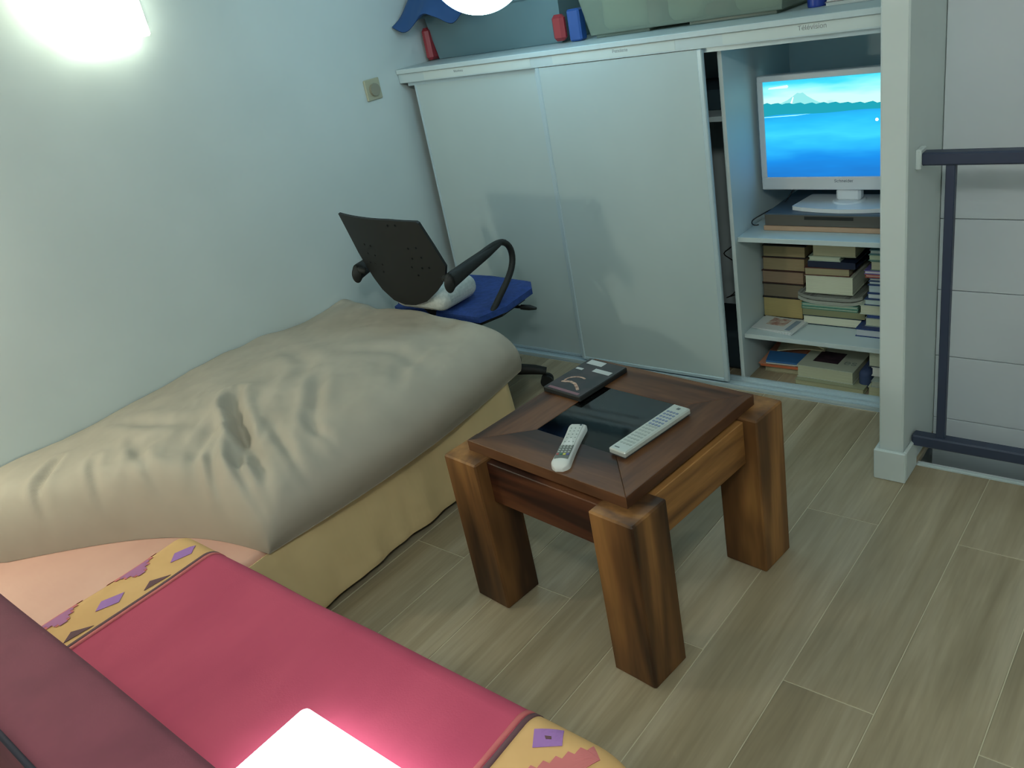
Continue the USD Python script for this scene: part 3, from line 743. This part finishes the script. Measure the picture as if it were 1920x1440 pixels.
for pts, dep, w in (([(0.43, -1.36), (0.52, -1.43), (0.66, -1.50), (0.78, -1.58)], 0.034, 0.020), ([(0.62, -1.46), (0.78, -1.54), (0.93, -1.64)], 0.020, 0.018),
                    ([(0.68, -1.55), (0.80, -1.61), (0.94, -1.67)], 0.018, 0.016), ([(0.72, -1.69), (0.595, -1.614), (0.553, -1.539), (0.577, -1.45)], 0.010, 0.02),
                    ([(0.70, -1.41), (0.80, -1.46), (0.92, -1.52)], 0.009, 0.014), ([(0.76, -1.34), (0.84, -1.38), (0.93, -1.39)], 0.006, 0.014), ([(0.177, -1.826), (0.253, -1.927), (0.34, -1.99)], 0.014, 0.014),
                    ([(0.36, -1.672), (0.56, -1.735), (0.74, -1.775)], 0.009, 0.018), ([(0.32, -1.78), (0.42, -1.84), (0.54, -1.86)], 0.011, 0.014),
                    ([(0.616, -1.169), (0.78, -1.32), (0.90, -1.44)], 0.012, 0.022), ([(0.66, -1.60), (0.74, -1.66), (0.82, -1.71)], 0.012, 0.014),
                    ([(0.451, -1.60), (0.436, -1.697), (0.52, -1.80)], 0.007, 0.02), ([(0.15, -1.62), (0.30, -1.60), (0.46, -1.54)], 0.009, 0.025),
                    ([(0.55, -1.00), (0.70, -0.92), (0.86, -0.95)], 0.006, 0.03), ([(0.30, -1.05), (0.48, -1.12), (0.60, -1.24)], 0.007, 0.03), ([(0.88, -1.10), (0.80, -1.0), (0.78, -0.86)], 0.006, 0.02)):
    h += crease(pts, dep, w) * np.clip(puff * 1.4, 0, 1)
h += 0.012 * np.exp(-(((P[..., 0] - 0.6) / 0.3) ** 2 + ((P[..., 1] + 1.55) / 0.25) ** 2)) * (meshkit.fbm(np.stack([P[..., 0] * 12 + P[..., 1] * 10, P[..., 0] * 5 - P[..., 1] * 6, 0 * Ug], -1), 3, 21) - 0.5) * 2
fine = meshkit.fbm(np.stack([P[..., 0] * 14, P[..., 1] * 9, 0 * Ug], -1), 3, 8) - 0.5
h += 0.010 * fine * puff
top = np.dstack([P, 0.2735 + np.maximum(h, 0.004)])
# rims bulge outwards over the edge
bulge = 0.03 * np.sin(np.pi * np.clip(h / 0.2, 0, 1)) * np.clip(1 - dR / 0.2, 0, 1)
top[..., 0] += bulge
# room-side hem hangs a little below the mattress top
hang = np.clip(1 - dR / 0.05, 0, 1)
bot = np.dstack([P, 0.2732 + 0 * h])
top[..., 0] = np.maximum(top[..., 0], 0.003)
bot[..., 0] = np.maximum(bot[..., 0], 0.003)
single('duvet', 'rumpled beige duvet spread thickly over the bed', 'duvet', grid_solid(top, bot), M_duvet, smooth=True)

# ------------------------------------------------------------------ the coffee table
TA = -0.1034
tab = thing('coffee_table', 'square dark hardwood coffee table with thick legs and glass centre', 'table', (1.8759, -1.3766, 0.0), TA)
W, D, LW, LZ, TZ, TO = 0.601, 0.597, 0.1198, 0.4504, 0.4793, 0.0483
# local frame: front right leg's outer corner at the origin, table runs to -x and +y
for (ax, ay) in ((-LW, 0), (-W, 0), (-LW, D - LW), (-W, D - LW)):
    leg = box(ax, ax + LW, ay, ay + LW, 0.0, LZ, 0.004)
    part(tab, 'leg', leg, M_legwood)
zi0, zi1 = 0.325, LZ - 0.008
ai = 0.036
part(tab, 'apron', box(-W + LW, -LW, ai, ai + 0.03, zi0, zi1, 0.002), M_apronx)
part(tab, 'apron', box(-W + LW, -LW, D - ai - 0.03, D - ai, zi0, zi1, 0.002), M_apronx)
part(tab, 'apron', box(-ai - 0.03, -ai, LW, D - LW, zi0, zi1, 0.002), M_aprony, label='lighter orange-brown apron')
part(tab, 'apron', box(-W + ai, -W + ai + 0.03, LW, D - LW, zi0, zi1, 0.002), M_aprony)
# mitred top frame round a glass pane
gx0, gx1, gy0, gy1 = -W + 0.175, -0.175, 0.172, D - 0.172
x0, x1, y0, y1 = -W + TO, -TO, TO, D - TO
for pts, mt in (([(x0, y0), (x1, y0), (gx1, gy0), (gx0, gy0)], M_railx), ([(x0, y1), (gx0, gy1), (gx1, gy1), (x1, y1)], M_railx),
                ([(x0, y0), (gx0, gy0), (gx0, gy1), (x0, y1)], M_raily), ([(x1, y0), (x1, y1), (gx1, gy1), (gx1, gy0)], M_raily)):
    pg = Polygon(pts).buffer(-0.0001, join_style=2)
    hi = np.array([(x, y, TZ) for x, y in np.array(Polygon(pts).buffer(-0.0012, join_style=2).exterior.coords)])
    lo = np.array([(x, y, z) for x, y in np.array(pg.exterior.coords) for z in (LZ - 0.0005, TZ - 0.0012)])
    part(tab, 'top_rail', trimesh.convex.convex_hull(np.vstack([hi, lo])), mt)
# inner lining below the glass and the sunken board that shows through it
part(tab, 'glass_pane', box(gx0 - 0.0, gx1 + 0.0, gy0 - 0.0, gy1 + 0.0, TZ - 0.007, TZ - 0.001), M_glass, label='glass pane in the middle of the top')
part(tab, 'glass_ledge', cat(box(gx0 - 0.002, gx0 + 0.012, gy0, gy1, LZ - 0.012, LZ + 0.02), box(gx1 - 0.012, gx1 + 0.002, gy0, gy1, LZ - 0.012, LZ + 0.02),
                             box(gx0, gx1, gy0 - 0.002, gy0 + 0.012, LZ - 0.012, LZ + 0.02), box(gx0, gx1, gy1 - 0.012, gy1 + 0.002, LZ - 0.012, LZ + 0.02)), M_railx)


def table_z():
    return TZ


# DVD case
dv = thing('dvd_case', 'black film case lying face down on the far corner of the table', 'dvd case', (4.9248 - 3.5639, -0.9894, TZ + 0.0002), -0.1368)
part(dv, 'case', box(0, 0.135, 0, 0.19, 0, 0.0145, 0.002), M_black)
part(dv, 'cover_sheet', box(0.002, 0.133, 0.002, 0.188, 0.0146, 0.0149), mottled('film_cover', (0.010, 0.010, 0.012), (0.035, 0.022, 0.026), (25, 25, 25), 0.25))
for (a, b, c, d) in ((0.012, 0.068, 0.160, 0.184), (0.062, 0.122, 0.128, 0.146), (0.006, 0.030, 0.122, 0.132)):
    part(dv, 'printed_label', box(a, b, c, d, 0.0149, 0.0152), pm(f'label_white_{int(a*1000)}', (0.50, 0.52, 0.52), 0.4))
arc = [(0.062 + 0.034 * math.cos(t), 0.062 + 0.026 * math.sin(t)) for t in np.linspace(1.2, 3.4, 14)]
arc2 = [(0.028, 0.048), (0.05, 0.056), (0.07, 0.052), (0.088, 0.040), (0.100, 0.030)]
part(dv, 'cover_figure', cat(mv(extrude(LineString(arc).buffer(0.003), 0.0003), 0, 0, 0.0149), mv(extrude(LineString(arc2).buffer(0.0042), 0.0003), 0, 0, 0.0149)), mottled('flame_print', (0.28, 0.13, 0.09), (0.62, 0.42, 0.30), (120, 120, 120), 0.4))
part(dv, 'title_strip', mv(box(0.012, 0.122, 0.006, 0.016, 0, 0.0003), 0, 0, 0.0149), pm('dark_pink_print', (0.20, 0.08, 0.10), 0.4))

# white waisted remote control
a0, a1 = np.array([1.640, -1.298]), np.array([1.574, -1.128])
dirv = a1 - a0
Ln = float(np.linalg.norm(dirv)) + 0.008
r1 = thing('remote_control', 'white waisted remote control with a dark keypad on the table', 'remote control', (a0[0], a0[1], TZ + 0.0002), math.atan2(dirv[1], dirv[0]) - math.pi / 2)
yy = np.linspace(0, 1, 30)
hw = 0.0235 - 0.0035 * np.sin(np.pi * yy) ** 1.0 + 0.0
hw *= np.clip(1 - np.clip((0.10 - yy) / 0.10, 0, 1) ** 2 * 0.85, 0.2, 1) ** 0.6 * np.clip(1 - np.clip((yy - 0.95) / 0.05, 0, 1) ** 2 * 0.5, 0.2, 1)
zt = 0.017 + 0.004 * (1 - yy)
NX = 15
th = np.linspace(math.pi, 0, NX)
gt = np.zeros((30, NX, 3))
for i in range(30):
    q = np.clip(min(yy[i] / 0.10, (1.02 - yy[i]) / 0.06), 0.05, 1) ** 0.4
    for k in range(NX):
        c = math.cos(th[k])
        s = max(math.sin(th[k]), 0) ** 0.35
        gt[i, k] = (hw[i] * c, yy[i] * Ln, 0.004 + (zt[i] - 0.004) * s * q)
gb = gt.copy()
gb[..., 2] = 0.0
part(r1, 'body', grid_solid(gt, gb), pm('remote_white', (0.68, 0.69, 0.67), 0.35), smooth=50)
part(r1, 'keypad', box(-0.0165, 0.0165, 0.13 * Ln, 0.43 * Ln, 0.0185, 0.0206, 0.0006), pm('keypad_grey', (0.13, 0.14, 0.12), 0.5))
part(r1, 'face_plate', box(-0.0150, 0.0150, 0.45 * Ln, 0.95 * Ln, 0.0165, 0.0185, 0.0006), pm('face_grey', (0.55, 0.57, 0.54), 0.4))
part(r1, 'number_keys', cat(*[box(x - 0.0022, x + 0.0022, y * Ln - 0.0022, y * Ln + 0.0022, 0.0206, 0.0215) for x in (-0.012, -0.004, 0.004, 0.012) for y in (0.27, 0.32, 0.37, 0.41)]), pm('keys_pale', (0.40, 0.43, 0.40), 0.5), kind='stuff')
for x, c in ((-0.012, (0.35, 0.06, 0.05)), (-0.004, (0.04, 0.18, 0.10)), (0.004, (0.65, 0.60, 0.06)), (0.012, (0.08, 0.08, 0.36))):
    part(r1, 'colour_key', box(x - 0.003, x + 0.003, 0.20 * Ln, 0.235 * Ln, 0.0206, 0.0217, 0.0004), pm(f'key_{int((x+.02)*1000)}', c, 0.45))
part(r1, 'small_keys', cat(*[box(x - 0.0016, x + 0.0016, y * Ln - 0.002, y * Ln + 0.002, 0.0185, 0.0190) for x in (-0.010, 0.0, 0.010) for y in (0.52, 0.62, 0.70, 0.78, 0.85)]), pm('keys_grey', (0.30, 0.33, 0.31), 0.5), kind='stuff')
part(r1, 'power_key', mv(trimesh.creation.cylinder(0.0028, 0.0012), 0.010, 0.925 * Ln, 0.0188), pm('key_dark', (0.05, 0.07, 0.09), 0.4))

# long silver remote control
c0, c1, c2_, c3 = np.array([1.706, -1.189]), np.array([1.754, -1.204]), np.array([1.795, -0.973]), np.array([1.744, -0.958])
o2 = (c0 + c1) / 2
d2 = (c2_ + c3) / 2 - o2
L2, W2 = float(np.linalg.norm(d2)), 0.050
r2 = thing('remote_control', 'long silver grey remote control with many small keys on the glass', 'remote control', (o2[0], o2[1], TZ + 0.0002), math.atan2(d2[1], d2[0]) - math.pi / 2)
part(r2, 'body', box(-W2 / 2, W2 / 2, 0, L2, 0.004, 0.019, 0.003), pm('remote_silver', (0.50, 0.53, 0.50), 0.35, metallic=0.2))
part(r2, 'base', box(-W2 / 2 + 0.004, W2 / 2 - 0.004, 0.004, L2 - 0.004, 0, 0.0045), pm('remote_dark', (0.05, 0.06, 0.065), 0.5))
kk = []
for y in np.linspace(0.14, 0.52, 8):
    for x in (-0.014, -0.005, 0.004, 0.013):
        kk.append(box(x - 0.003, x + 0.003, y * L2 - 0.0028, y * L2 + 0.0028, 0.019, 0.0198))
part(r2, 'grey_keys', cat(*kk), pm('keys_silver', (0.36, 0.40, 0.38), 0.45), kind='stuff')
kb = []
for y in np.linspace(0.56, 0.84, 6):
    for x in (-0.013, -0.004, 0.005, 0.014):
        kb.append(box(x - 0.0028, x + 0.0028, y * L2 - 0.003, y * L2 + 0.003, 0.019, 0.0202))
part(r2, 'blue_grey_keys', cat(*kb), pm('keys_blue', (0.20, 0.25, 0.38), 0.45), kind='stuff')
part(r2, 'standby_key', box(-0.002, 0.006, 0.91 * L2, 0.945 * L2, 0.019, 0.0200), pm('key_slate', (0.14, 0.16, 0.17), 0.4))
part(r2, 'brand_mark', box(-0.016, -0.002, 0.045 * L2, 0.058 * L2, 0.019, 0.0194), pm('mark_dark', (0.08, 0.09, 0.1), 0.4))

# ------------------------------------------------------------------ the sofa
SZ, SY, SBY = 0.452, -1.832, -2.262
sofa = thing('sofa', 'beige sofa under a red throw in the foreground', 'sofa')
part(sofa, 'seat_base', box(0.945, 2.17, -2.40, -1.90, 0.06, 0.27, 0.015), M_beige)
part(sofa, 'seat_cushion', pbox(0.915, 2.17, -2.262, -1.885, 0.29, SZ - 0.014, 0.04), M_beige, smooth=50)
part(sofa, 'backrest', pbox(0.95, 2.9, -2.398, -2.270, 0.20, 0.712, 0.03), M_beige, smooth=50)
for x in (1.0, 2.1):
    for y in (-2.35, -1.97):
        part(sofa, 'leg', box(x - 0.025, x + 0.025, y - 0.025, y + 0.025, 0, 0.06, 0.003), M_wooddark)
th_ = thing('throw', 'red cotton throw with orange patterned ends covering the sofa', 'throw')
TH = 0.005


def drape(xa, xb, z_off, nx, mat, parent, name, label=None, fd=0.26):
    """A strip of the throw across the seat from x = xa to xb: runs over the seat and rolls down the front edge."""
    ys = np.r_[np.linspace(SBY - 0.002, SY - 0.045, 26), SY - 0.045 + 0.045 * np.sin(np.linspace(0.1, math.pi / 2, 10)), np.full(10, SY)]
    zs = np.r_[np.zeros(26), -0.045 * (1 - np.cos(np.linspace(0.1, math.pi / 2, 10))), np.linspace(-0.06, -fd, 10)]
    xs = np.linspace(xa, xb, nx)
    g = np.zeros((nx, len(ys), 3))
    for i, x in enumerate(xs):
        drop = 0.0
        xx = x
        if x > 2.10:
            a = min((x - 2.10) / 0.07, math.pi / 2)
            xx = 2.10 + 0.07 * math.sin(a)
            drop = 0.07 * (1 - math.cos(a)) + max(0, (x - 2.10) - 0.07 * math.pi / 2)
        if x < 0.930:
            a = min((0.930 - x) / 0.03, math.pi / 2)
            xx = 0.930 - 0.03 * math.sin(a)
            drop = 0.03 * (1 - math.cos(a)) + max(0, (0.930 - x) - 0.03 * math.pi / 2)
        wav = 0.010 * (meshkit.noise(np.stack([0 * ys + x * 5, ys * 6, 0 * ys], -1), 6) - 0.5)
        g[i] = np.stack([0 * ys + xx, ys, SZ + z_off + zs - drop + wav], -1)
    lo = g.copy()
    lo[..., 2] -= TH
    lo[:, 36:, 1] -= TH
    part_path = part(parent, name, grid_solid(g, lo), mat, smooth=True, label=label)
    return part_path


XL, XR_ = 1.055, 1.985
drape(XL, XR_, 0.0, 60, M_red, th_, 'seat_panel', 'plain crimson middle of the throw')
bl = drape(0.86, XL, 0.0, 16, M_band, th_, 'border_band', 'orange patterned band at the left end', 0.13)
br = drape(XR_, 2.36, 0.0, 30, M_band, th_, 'border_band', 'orange patterned band at the right end')
for xx, col in ((XL + 0.001, M_pinktrim), (XL - 0.008, M_brownprint), (XR_ - 0.012, M_pinktrim), (XR_ + 0.0, M_brownprint)):
    drape(xx, xx + 0.009, 0.0022, 3, col, th_, 'piping')


def band_z(x):
    if x > 2.10:
        a = min((x - 2.10) / 0.07, math.pi / 2)
        return 2.10 + 0.07 * math.sin(a), -0.07 * (1 - math.cos(a)) - max(0, (x - 2.10) - 0.07 * math.pi / 2)
    if x < 0.930:
        a = min((0.930 - x) / 0.03, math.pi / 2)
        return 0.930 - 0.03 * math.sin(a), -0.03 * (1 - math.cos(a)) - max(0, (0.930 - x) - 0.03 * math.pi / 2)
    return x, 0.0


def motif(parent, pts, mat, name, lift=0.0023):
    m = extrude(Polygon(pts), 0.0008)
    m = m.subdivide_to_size(0.02)
    v = m.vertices.copy()
    for i in range(len(v)):
        X_, dz = band_z(v[i, 0])
        wav = 0.010 * (meshkit.noise(np.array([[v[i, 0] * 5, v[i, 1] * 6, 0.0]]), 6)[0] - 0.5)
        e = 0.0
        if v[i, 1] > SY - 0.045:
            q = min((v[i, 1] - SY + 0.045) / 0.045, 1)
            e = -0.045 * (1 - math.sqrt(max(0, 1 - q * q)))
        v[i] = (X_, v[i, 1], SZ + lift + v[i, 2] + dz + wav + e - 0.0015)
    m.vertices = v
    part(parent, name, m, mat)


def rhomb(cx, cy, a, b, sk=0.0):
    return [(cx - a, cy - sk), (cx - 0.1 * a, cy + b), (cx + a, cy + sk), (cx + 0.1 * a, cy - b)]


def steps(cx, cy, a, b, n=4):
    """Stepped triangle pointing along +x."""
    up, dn = [], []
    for i in range(n):
        x_a, x_b = cx - a + 2 * a * i / n, cx - a + 2 * a * (i + 1) / n
        h_ = b * (1 - i / n)
        up += [(x_a, cy + h_), (x_b, cy + h_)]
        dn += [(x_a, cy - h_), (x_b, cy - h_)]
    return up + dn[::-1]


for j, cy in enumerate((-1.895, -2.075, -2.255)):
    motif(bl, rhomb(0.992, cy, 0.021, 0.034, 0.010), M_purple, 'diamond_motif')
for cy in (-1.985, -2.165):
    motif(bl, steps(0.930, cy, 0.03, 0.062), M_pinkprint, 'stepped_motif')
    motif(bl, steps(0.945, cy, 0.02, 0.035), M_mauve, 'stepped_motif', 0.0028)
    motif(bl, [(1.030, cy - 0.03), (1.038, cy + 0.032), (1.010, cy - 0.005)], M_brownprint, 'triangle_motif')
motif(br, [(2.012, -1.877), (2.050, -1.852), (2.068, -1.880), (2.030, -1.905)], M_purple, 'diamond_motif')
motif(br, [(2.034, -1.879), (2.044, -1.875), (2.047, -1.879), (2.039, -1.883)], M_brownprint, 'triangle_motif', 0.0029)
zz = []
for i in range(7):
    t = i / 7
    zz += [(2.105 - 0.082 * t, -1.852 - 0.110 * t), (2.105 - 0.082 * t - 0.0005, -1.852 - 0.110 * t - 0.0150)]
motif(br, zz + [(2.03, -1.985), (2.075, -1.955), (2.100, -1.915), (2.118, -1.895), (2.128, -1.868)], M_pinkprint, 'stepped_motif')
motif(br, [(2.035, -1.975), (2.06, -1.935), (2.085, -1.925), (2.07, -1.965), (2.05, -1.99)], M_mauve, 'stepped_motif', 0.0028)
motif(br, [(2.12, -1.930), (2.15, -1.885), (2.17, -1.93), (2.14, -1.99)], M_pinkprint, 'stepped_motif')
motif(br, [(2.005, -1.975), (2.022, -1.952), (2.012, -2.01)], M_brownprint, 'triangle_motif')
# the part of the throw over the backrest
by = [(-2.262, 0.455), (-2.262, 0.60), (-2.263, 0.68), (-2.270, 0.708), (-2.285, 0.719), (-2.31, 0.7205), (-2.34, 0.7205), (-2.37, 0.7205), (-2.388, 0.718), (-2.400, 0.708), (-2.404, 0.69), (-2.405, 0.60), (-2.405, 0.46)]
xs = np.linspace(0.93, 2.92, 60)
g = np.array([[(x, y, z + 0.003 * math.sin(x * 9) * (z > 0.7)) for y, z in by] for x in xs])
c_ = np.array([-2.334, 0.5])
lo = g.copy()
for i in range(g.shape[1]):
    dirv_ = np.array(by[i]) - c_
    nrm = np.array([np.sign(dirv_[0]) if by[i][1] < 0.69 else 0.3 * np.sign(dirv_[0]), 0 if by[i][1] < 0.69 else 1.0])
    nrm /= np.linalg.norm(nrm)
    lo[:, i, 1] -= nrm[0] * 0.004
    lo[:, i, 2] -= nrm[1] * 0.004
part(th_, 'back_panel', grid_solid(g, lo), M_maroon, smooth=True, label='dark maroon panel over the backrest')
part(th_, 'back_piping', tube([(x, -2.4035, 0.706) for x in np.linspace(0.93, 2.92, 20)], 0.005, 8), M_navytrim, smooth=True, label='navy piping along the back edge')

# white light box on the seat
M_panel = emit('panel_glow', (0.86, 0.95, 1.0), PANEL_POWER)
lp = thing('light_panel', 'glowing white square-cornered light lying on the red seat at the bottom edge', 'lamp', (1.682, -2.056, SZ + 0.008))
pan = Polygon([(0, 0), (0.34, 0), (0.34, -0.2), (0, -0.2)]).buffer(-0.012).buffer(0.012)
part(lp, 'diffuser', mv(extrude(pan, 0.030), 0, 0, 0.006), M_panel)
part(lp, 'base_plate', extrude(pan.buffer(-0.006), 0.0058), M_white)

# ------------------------------------------------------------------ the office chair
ch = thing('office_chair', 'black and blue office chair between the bed and the closet', 'chair')
OUT = [(-0.224, 0.351), (-0.081, 0.349), (0.057, 0.346), (0.18, 0.335), (0.187, 0.329), (0.207, 0.24), (0.222, 0.16), (0.205, 0.125), (0.174, 0.09), (0.136, 0.058), (0.075, 0.018), (0.009, -0.003), (-0.053, -0.009), (-0.112, 0.002), (-0.161, 0.041), (-0.185, 0.087), (-0.198, 0.13), (-0.212, 0.19), (-0.218, 0.278)]
HOLES = [(0.098, 0.236), (0.134, 0.238), (0.097, 0.196), (0.139, 0.2), (0.154, 0.159), (0.123, 0.158), (0.077, 0.161), (0.091, 0.128)]
HOLES = HOLES + [(-u, v) for u, v in HOLES] + [(u, 0.325) for u in (0.05, 0.085)]
shell = Polygon(OUT).buffer(0.008).buffer(-0.008)
for u, v in HOLES:
    shell = shell.difference(Point(u, v).buffer(0.0042, 6))
sm = extrude(shell, 0.010)
sm = sm.subdivide_to_size(0.03)
RC, CV = 0.216, 0.488
f_ = np.array([0.009, 1.0, 0.0])
s_dir = np.array([1.0, -0.009, 0.0])
up_ = np.array([0, 0, 1]) * math.cos(RC) - f_ * math.sin(RC)
nf_ = f_ * math.cos(RC) + np.array([0, 0, 1]) * math.sin(RC)
Bc = np.array([0.496, -0.631, 0.504])
v = sm.vertices
sm.vertices = Bc + v[:, :1] * s_dir + v[:, 1:2] * up_ + (CV * v[:, :1] ** 2 + v[:, 2:3]) * nf_
part(ch, 'backrest', sm, M_black, smooth=35, label='perforated black plastic backrest')
part(ch, 'back_bracket', tube(spline([(0.50, -0.610, 0.57), (0.50, -0.585, 0.50), (0.50, -0.54, 0.432), (0.50, -0.42, 0.405)], 16), 0.018, 10), M_black, smooth=True)
seat_p = Polygon([(0.29, -0.555), (0.73, -0.555), (0.765, -0.44), (0.748, -0.27), (0.70, -0.215), (0.50, -0.195), (0.32, -0.205), (0.275, -0.26), (0.265, -0.44)]).buffer(0.012)
st = trimesh.creation.extrude_polygon(seat_p.buffer(-0.012), 0.05, engine='earcut').subdivide_to_size(0.022)
vv = st.vertices.copy()
dd = np.array([seat_p.exterior.distance(Point(p[0], p[1])) for p in vv])
prof = np.clip(dd / 0.05, 0, 1)
rise = 0.020 * (1 - (1 - prof) ** 2)
vv[:, 2] = np.where(vv[:, 2] > 0.025, 0.030 + 1.1 * rise, 0.022 * (1 - prof))
st.vertices = vv + (0, 0, 0.405)
part(ch, 'seat', st, M_blue, smooth=40, label='blue fabric seat')
part(ch, 'seat_pan', mv(extrude(seat_p.buffer(-0.045), 0.012), 0, 0, 0.398), M_black)
for sgn in (1, -1):
    cx = 0.50
    arm_pts = [(0.705, -0.648, 0.625), (0.735, -0.655, 0.635), (0.742, -0.60, 0.646), (0.742, -0.50, 0.655), (0.742, -0.41, 0.664), (0.742, -0.365, 0.655), (0.742, -0.338, 0.622), (0.742, -0.340, 0.575), (0.742, -0.385, 0.520), (0.738, -0.45, 0.468), (0.728, -0.51, 0.425), (0.68, -0.52, 0.405), (0.60, -0.50, 0.400)]
    pts = [(cx + sgn * (p[0] - cx), p[1], p[2]) for p in arm_pts]
    a_ = part(ch, 'armrest', tube(spline(pts, 60), 0.0115, 10), M_black, smooth=True)
    pad = []
    for (y, z, w_, t_) in ((-0.665, 0.612, 0.014, 0.030), (-0.655, 0.622, 0.021, 0.030), (-0.56, 0.637, 0.024, 0.023), (-0.47, 0.649, 0.022, 0.018), (-0.395, 0.661, 0.014, 0.013)):
        s0 = trimesh.creation.icosphere(2)
        s0.apply_scale((w_, 0.02, t_))
        s0.apply_translation((cx + sgn * 0.240, y, z))
        pad.append(s0)
    hulls = [trimesh.convex.convex_hull(np.vstack([pad[i].vertices, pad[i + 1].vertices])) for i in range(4)]
    part(a_, 'arm_pad', cat(*hulls), M_black, smooth=35)
CC = (0.50, -0.345)
part(ch, 'gas_column', mv(lathe([(0, 0.075), (0.032, 0.075), (0.032, 0.24), (0.018, 0.242), (0.018, 0.40), (0, 0.40)]), CC[0], CC[1], 0), M_black, smooth=40)
part(ch, 'hub', mv(lathe([(0, 0.055), (0.045, 0.055), (0.05, 0.09), (0.035, 0.115), (0, 0.115)]), CC[0], CC[1], 0), M_black, smooth=40)
for k in range(5):
    a = math.radians(32 + 72 * k)
    e = np.array([math.cos(a), math.sin(a)])
    q = lambda t: (CC[0] + e[0] * t, CC[1] + e[1] * t)
    lg = part(ch, 'base_leg', tube([(*q(0.02), 0.092), (*q(0.10), 0.092), (*q(0.19), 0.078), (*q(0.235), 0.066)], [0.026, 0.024, 0.020, 0.016], 10), M_black, smooth=True)
    for o in (-0.011, 0.011):
        w_ = trimesh.creation.cylinder(0.025, 0.016, sections=20)
        w_.apply_transform(trimesh.transformations.rotation_matrix(math.pi / 2, (1, 0, 0)))
        w_ = rot(w_, a)
        part(lg, 'caster_wheel', mv(w_, CC[0] + e[0] * 0.232 - e[1] * o, CC[1] + e[1] * 0.232 + e[0] * o, 0.025), M_black, smooth=40)
part(ch, 'lever', cat(tube([(0.55, -0.36, 0.392), (0.70, -0.335, 0.392), (0.76, -0.33, 0.392)], 0.006, 8), tube([(0.735, -0.332, 0.392), (0.77, -0.328, 0.392), (0.80, -0.325, 0.390)], [0.010, 0.011, 0.005], 8)), M_black, smooth=True)
cu = pbox(-0.135, 0.135, -0.105, 0.105, 0.0, 0.09, 0.044).subdivide_to_size(0.03)
cv_ = cu.vertices.copy()
cv_[:, 2] += 0.012 * (meshkit.fbm(cv_ * 14, 2, 2) - 0.5) * (cv_[:, 2] > 0.02)
cu.vertices = cv_
single('cushion', 'small white fleece cushion on the blue seat against the chair back', 'cushion', mv(rot(cu, 0.0), 0.485, -0.505, 0.463), M_cushion, smooth=60)

# ------------------------------------------------------------------ lamps
M_glow = emit('sconce_glow', (0.92, 1.0, 0.78), SCONCE_POWER)
sn = thing('wall_lamp', 'bright wall sconce with a square glowing shade on the left wall', 'lamp')
part(sn, 'wall_plate', box(0.0, 0.010, -1.24, -1.00, 1.56, 1.80, 0.003), M_white)
part(sn, 'shade', box(0.012, 0.070, -1.262, -1.030, 1.530, 1.79, 0.006), M_glow, label='square frosted glowing shade')
part(sn, 'bulb', mv(trimesh.creation.icosphere(3, 0.085), 0.092, -1.262, 1.690), M_glow, smooth=True, label='round glowing bulb at the left of the shade')
s2 = thing('wall_lamp', 'second wall sconce farther along the left wall at the head of the bed', 'lamp')
part(s2, 'wall_plate', box(0.0, 0.010, -2.43, -2.29, 1.10, 1.24, 0.003), M_white)
part(s2, 'socket', tube([(0.010, -2.36, 1.17), (0.06, -2.36, 1.17)], 0.018, 12), M_white, smooth=40)
part(s2, 'bulb', mv(trimesh.creation.icosphere(3, 0.05), 0.105, -2.36, 1.17), emit('sconce_bulb', (1.0, 0.94, 0.72), SCONCE2_POWER), smooth=True)

M_globe = emit('globe_glow', (0.48, 0.84, 1.0), GLOBE_POWER)
gl = thing('pendant_lamp', 'glowing white globe lamp hanging in front of the closet', 'lamp', (0.845, -0.35, 1.553))
part(gl, 'globe', trimesh.creation.icosphere(4, 0.158), M_globe, smooth=True)
part(gl, 'lamp_holder', mv(lathe([(0, 0), (0.04, 0), (0.035, 0.05), (0.01, 0.07), (0, 0.07)]), 0, 0, 0.155), M_white, smooth=40)
part(gl, 'cord', tube([(0, 0, 0.22), (0, 0, ZC - 1.553)], 0.004, 8), M_white, smooth=True)

cp = thing('ceiling_lamp', 'small warm ceiling lamp above the photographer', 'lamp', (2.83, -2.7, 2.25))
part(cp, 'bulb', trimesh.creation.icosphere(3, 0.11), emit('ceiling_glow', (0.92, 0.98, 0.90), CEILING_POWER), smooth=True)
part(cp, 'ceiling_rose', mv(lathe([(0, 0), (0.05, 0), (0.06, 0.09), (0, 0.09)]), 0, 0, 0.11), M_white, smooth=40)
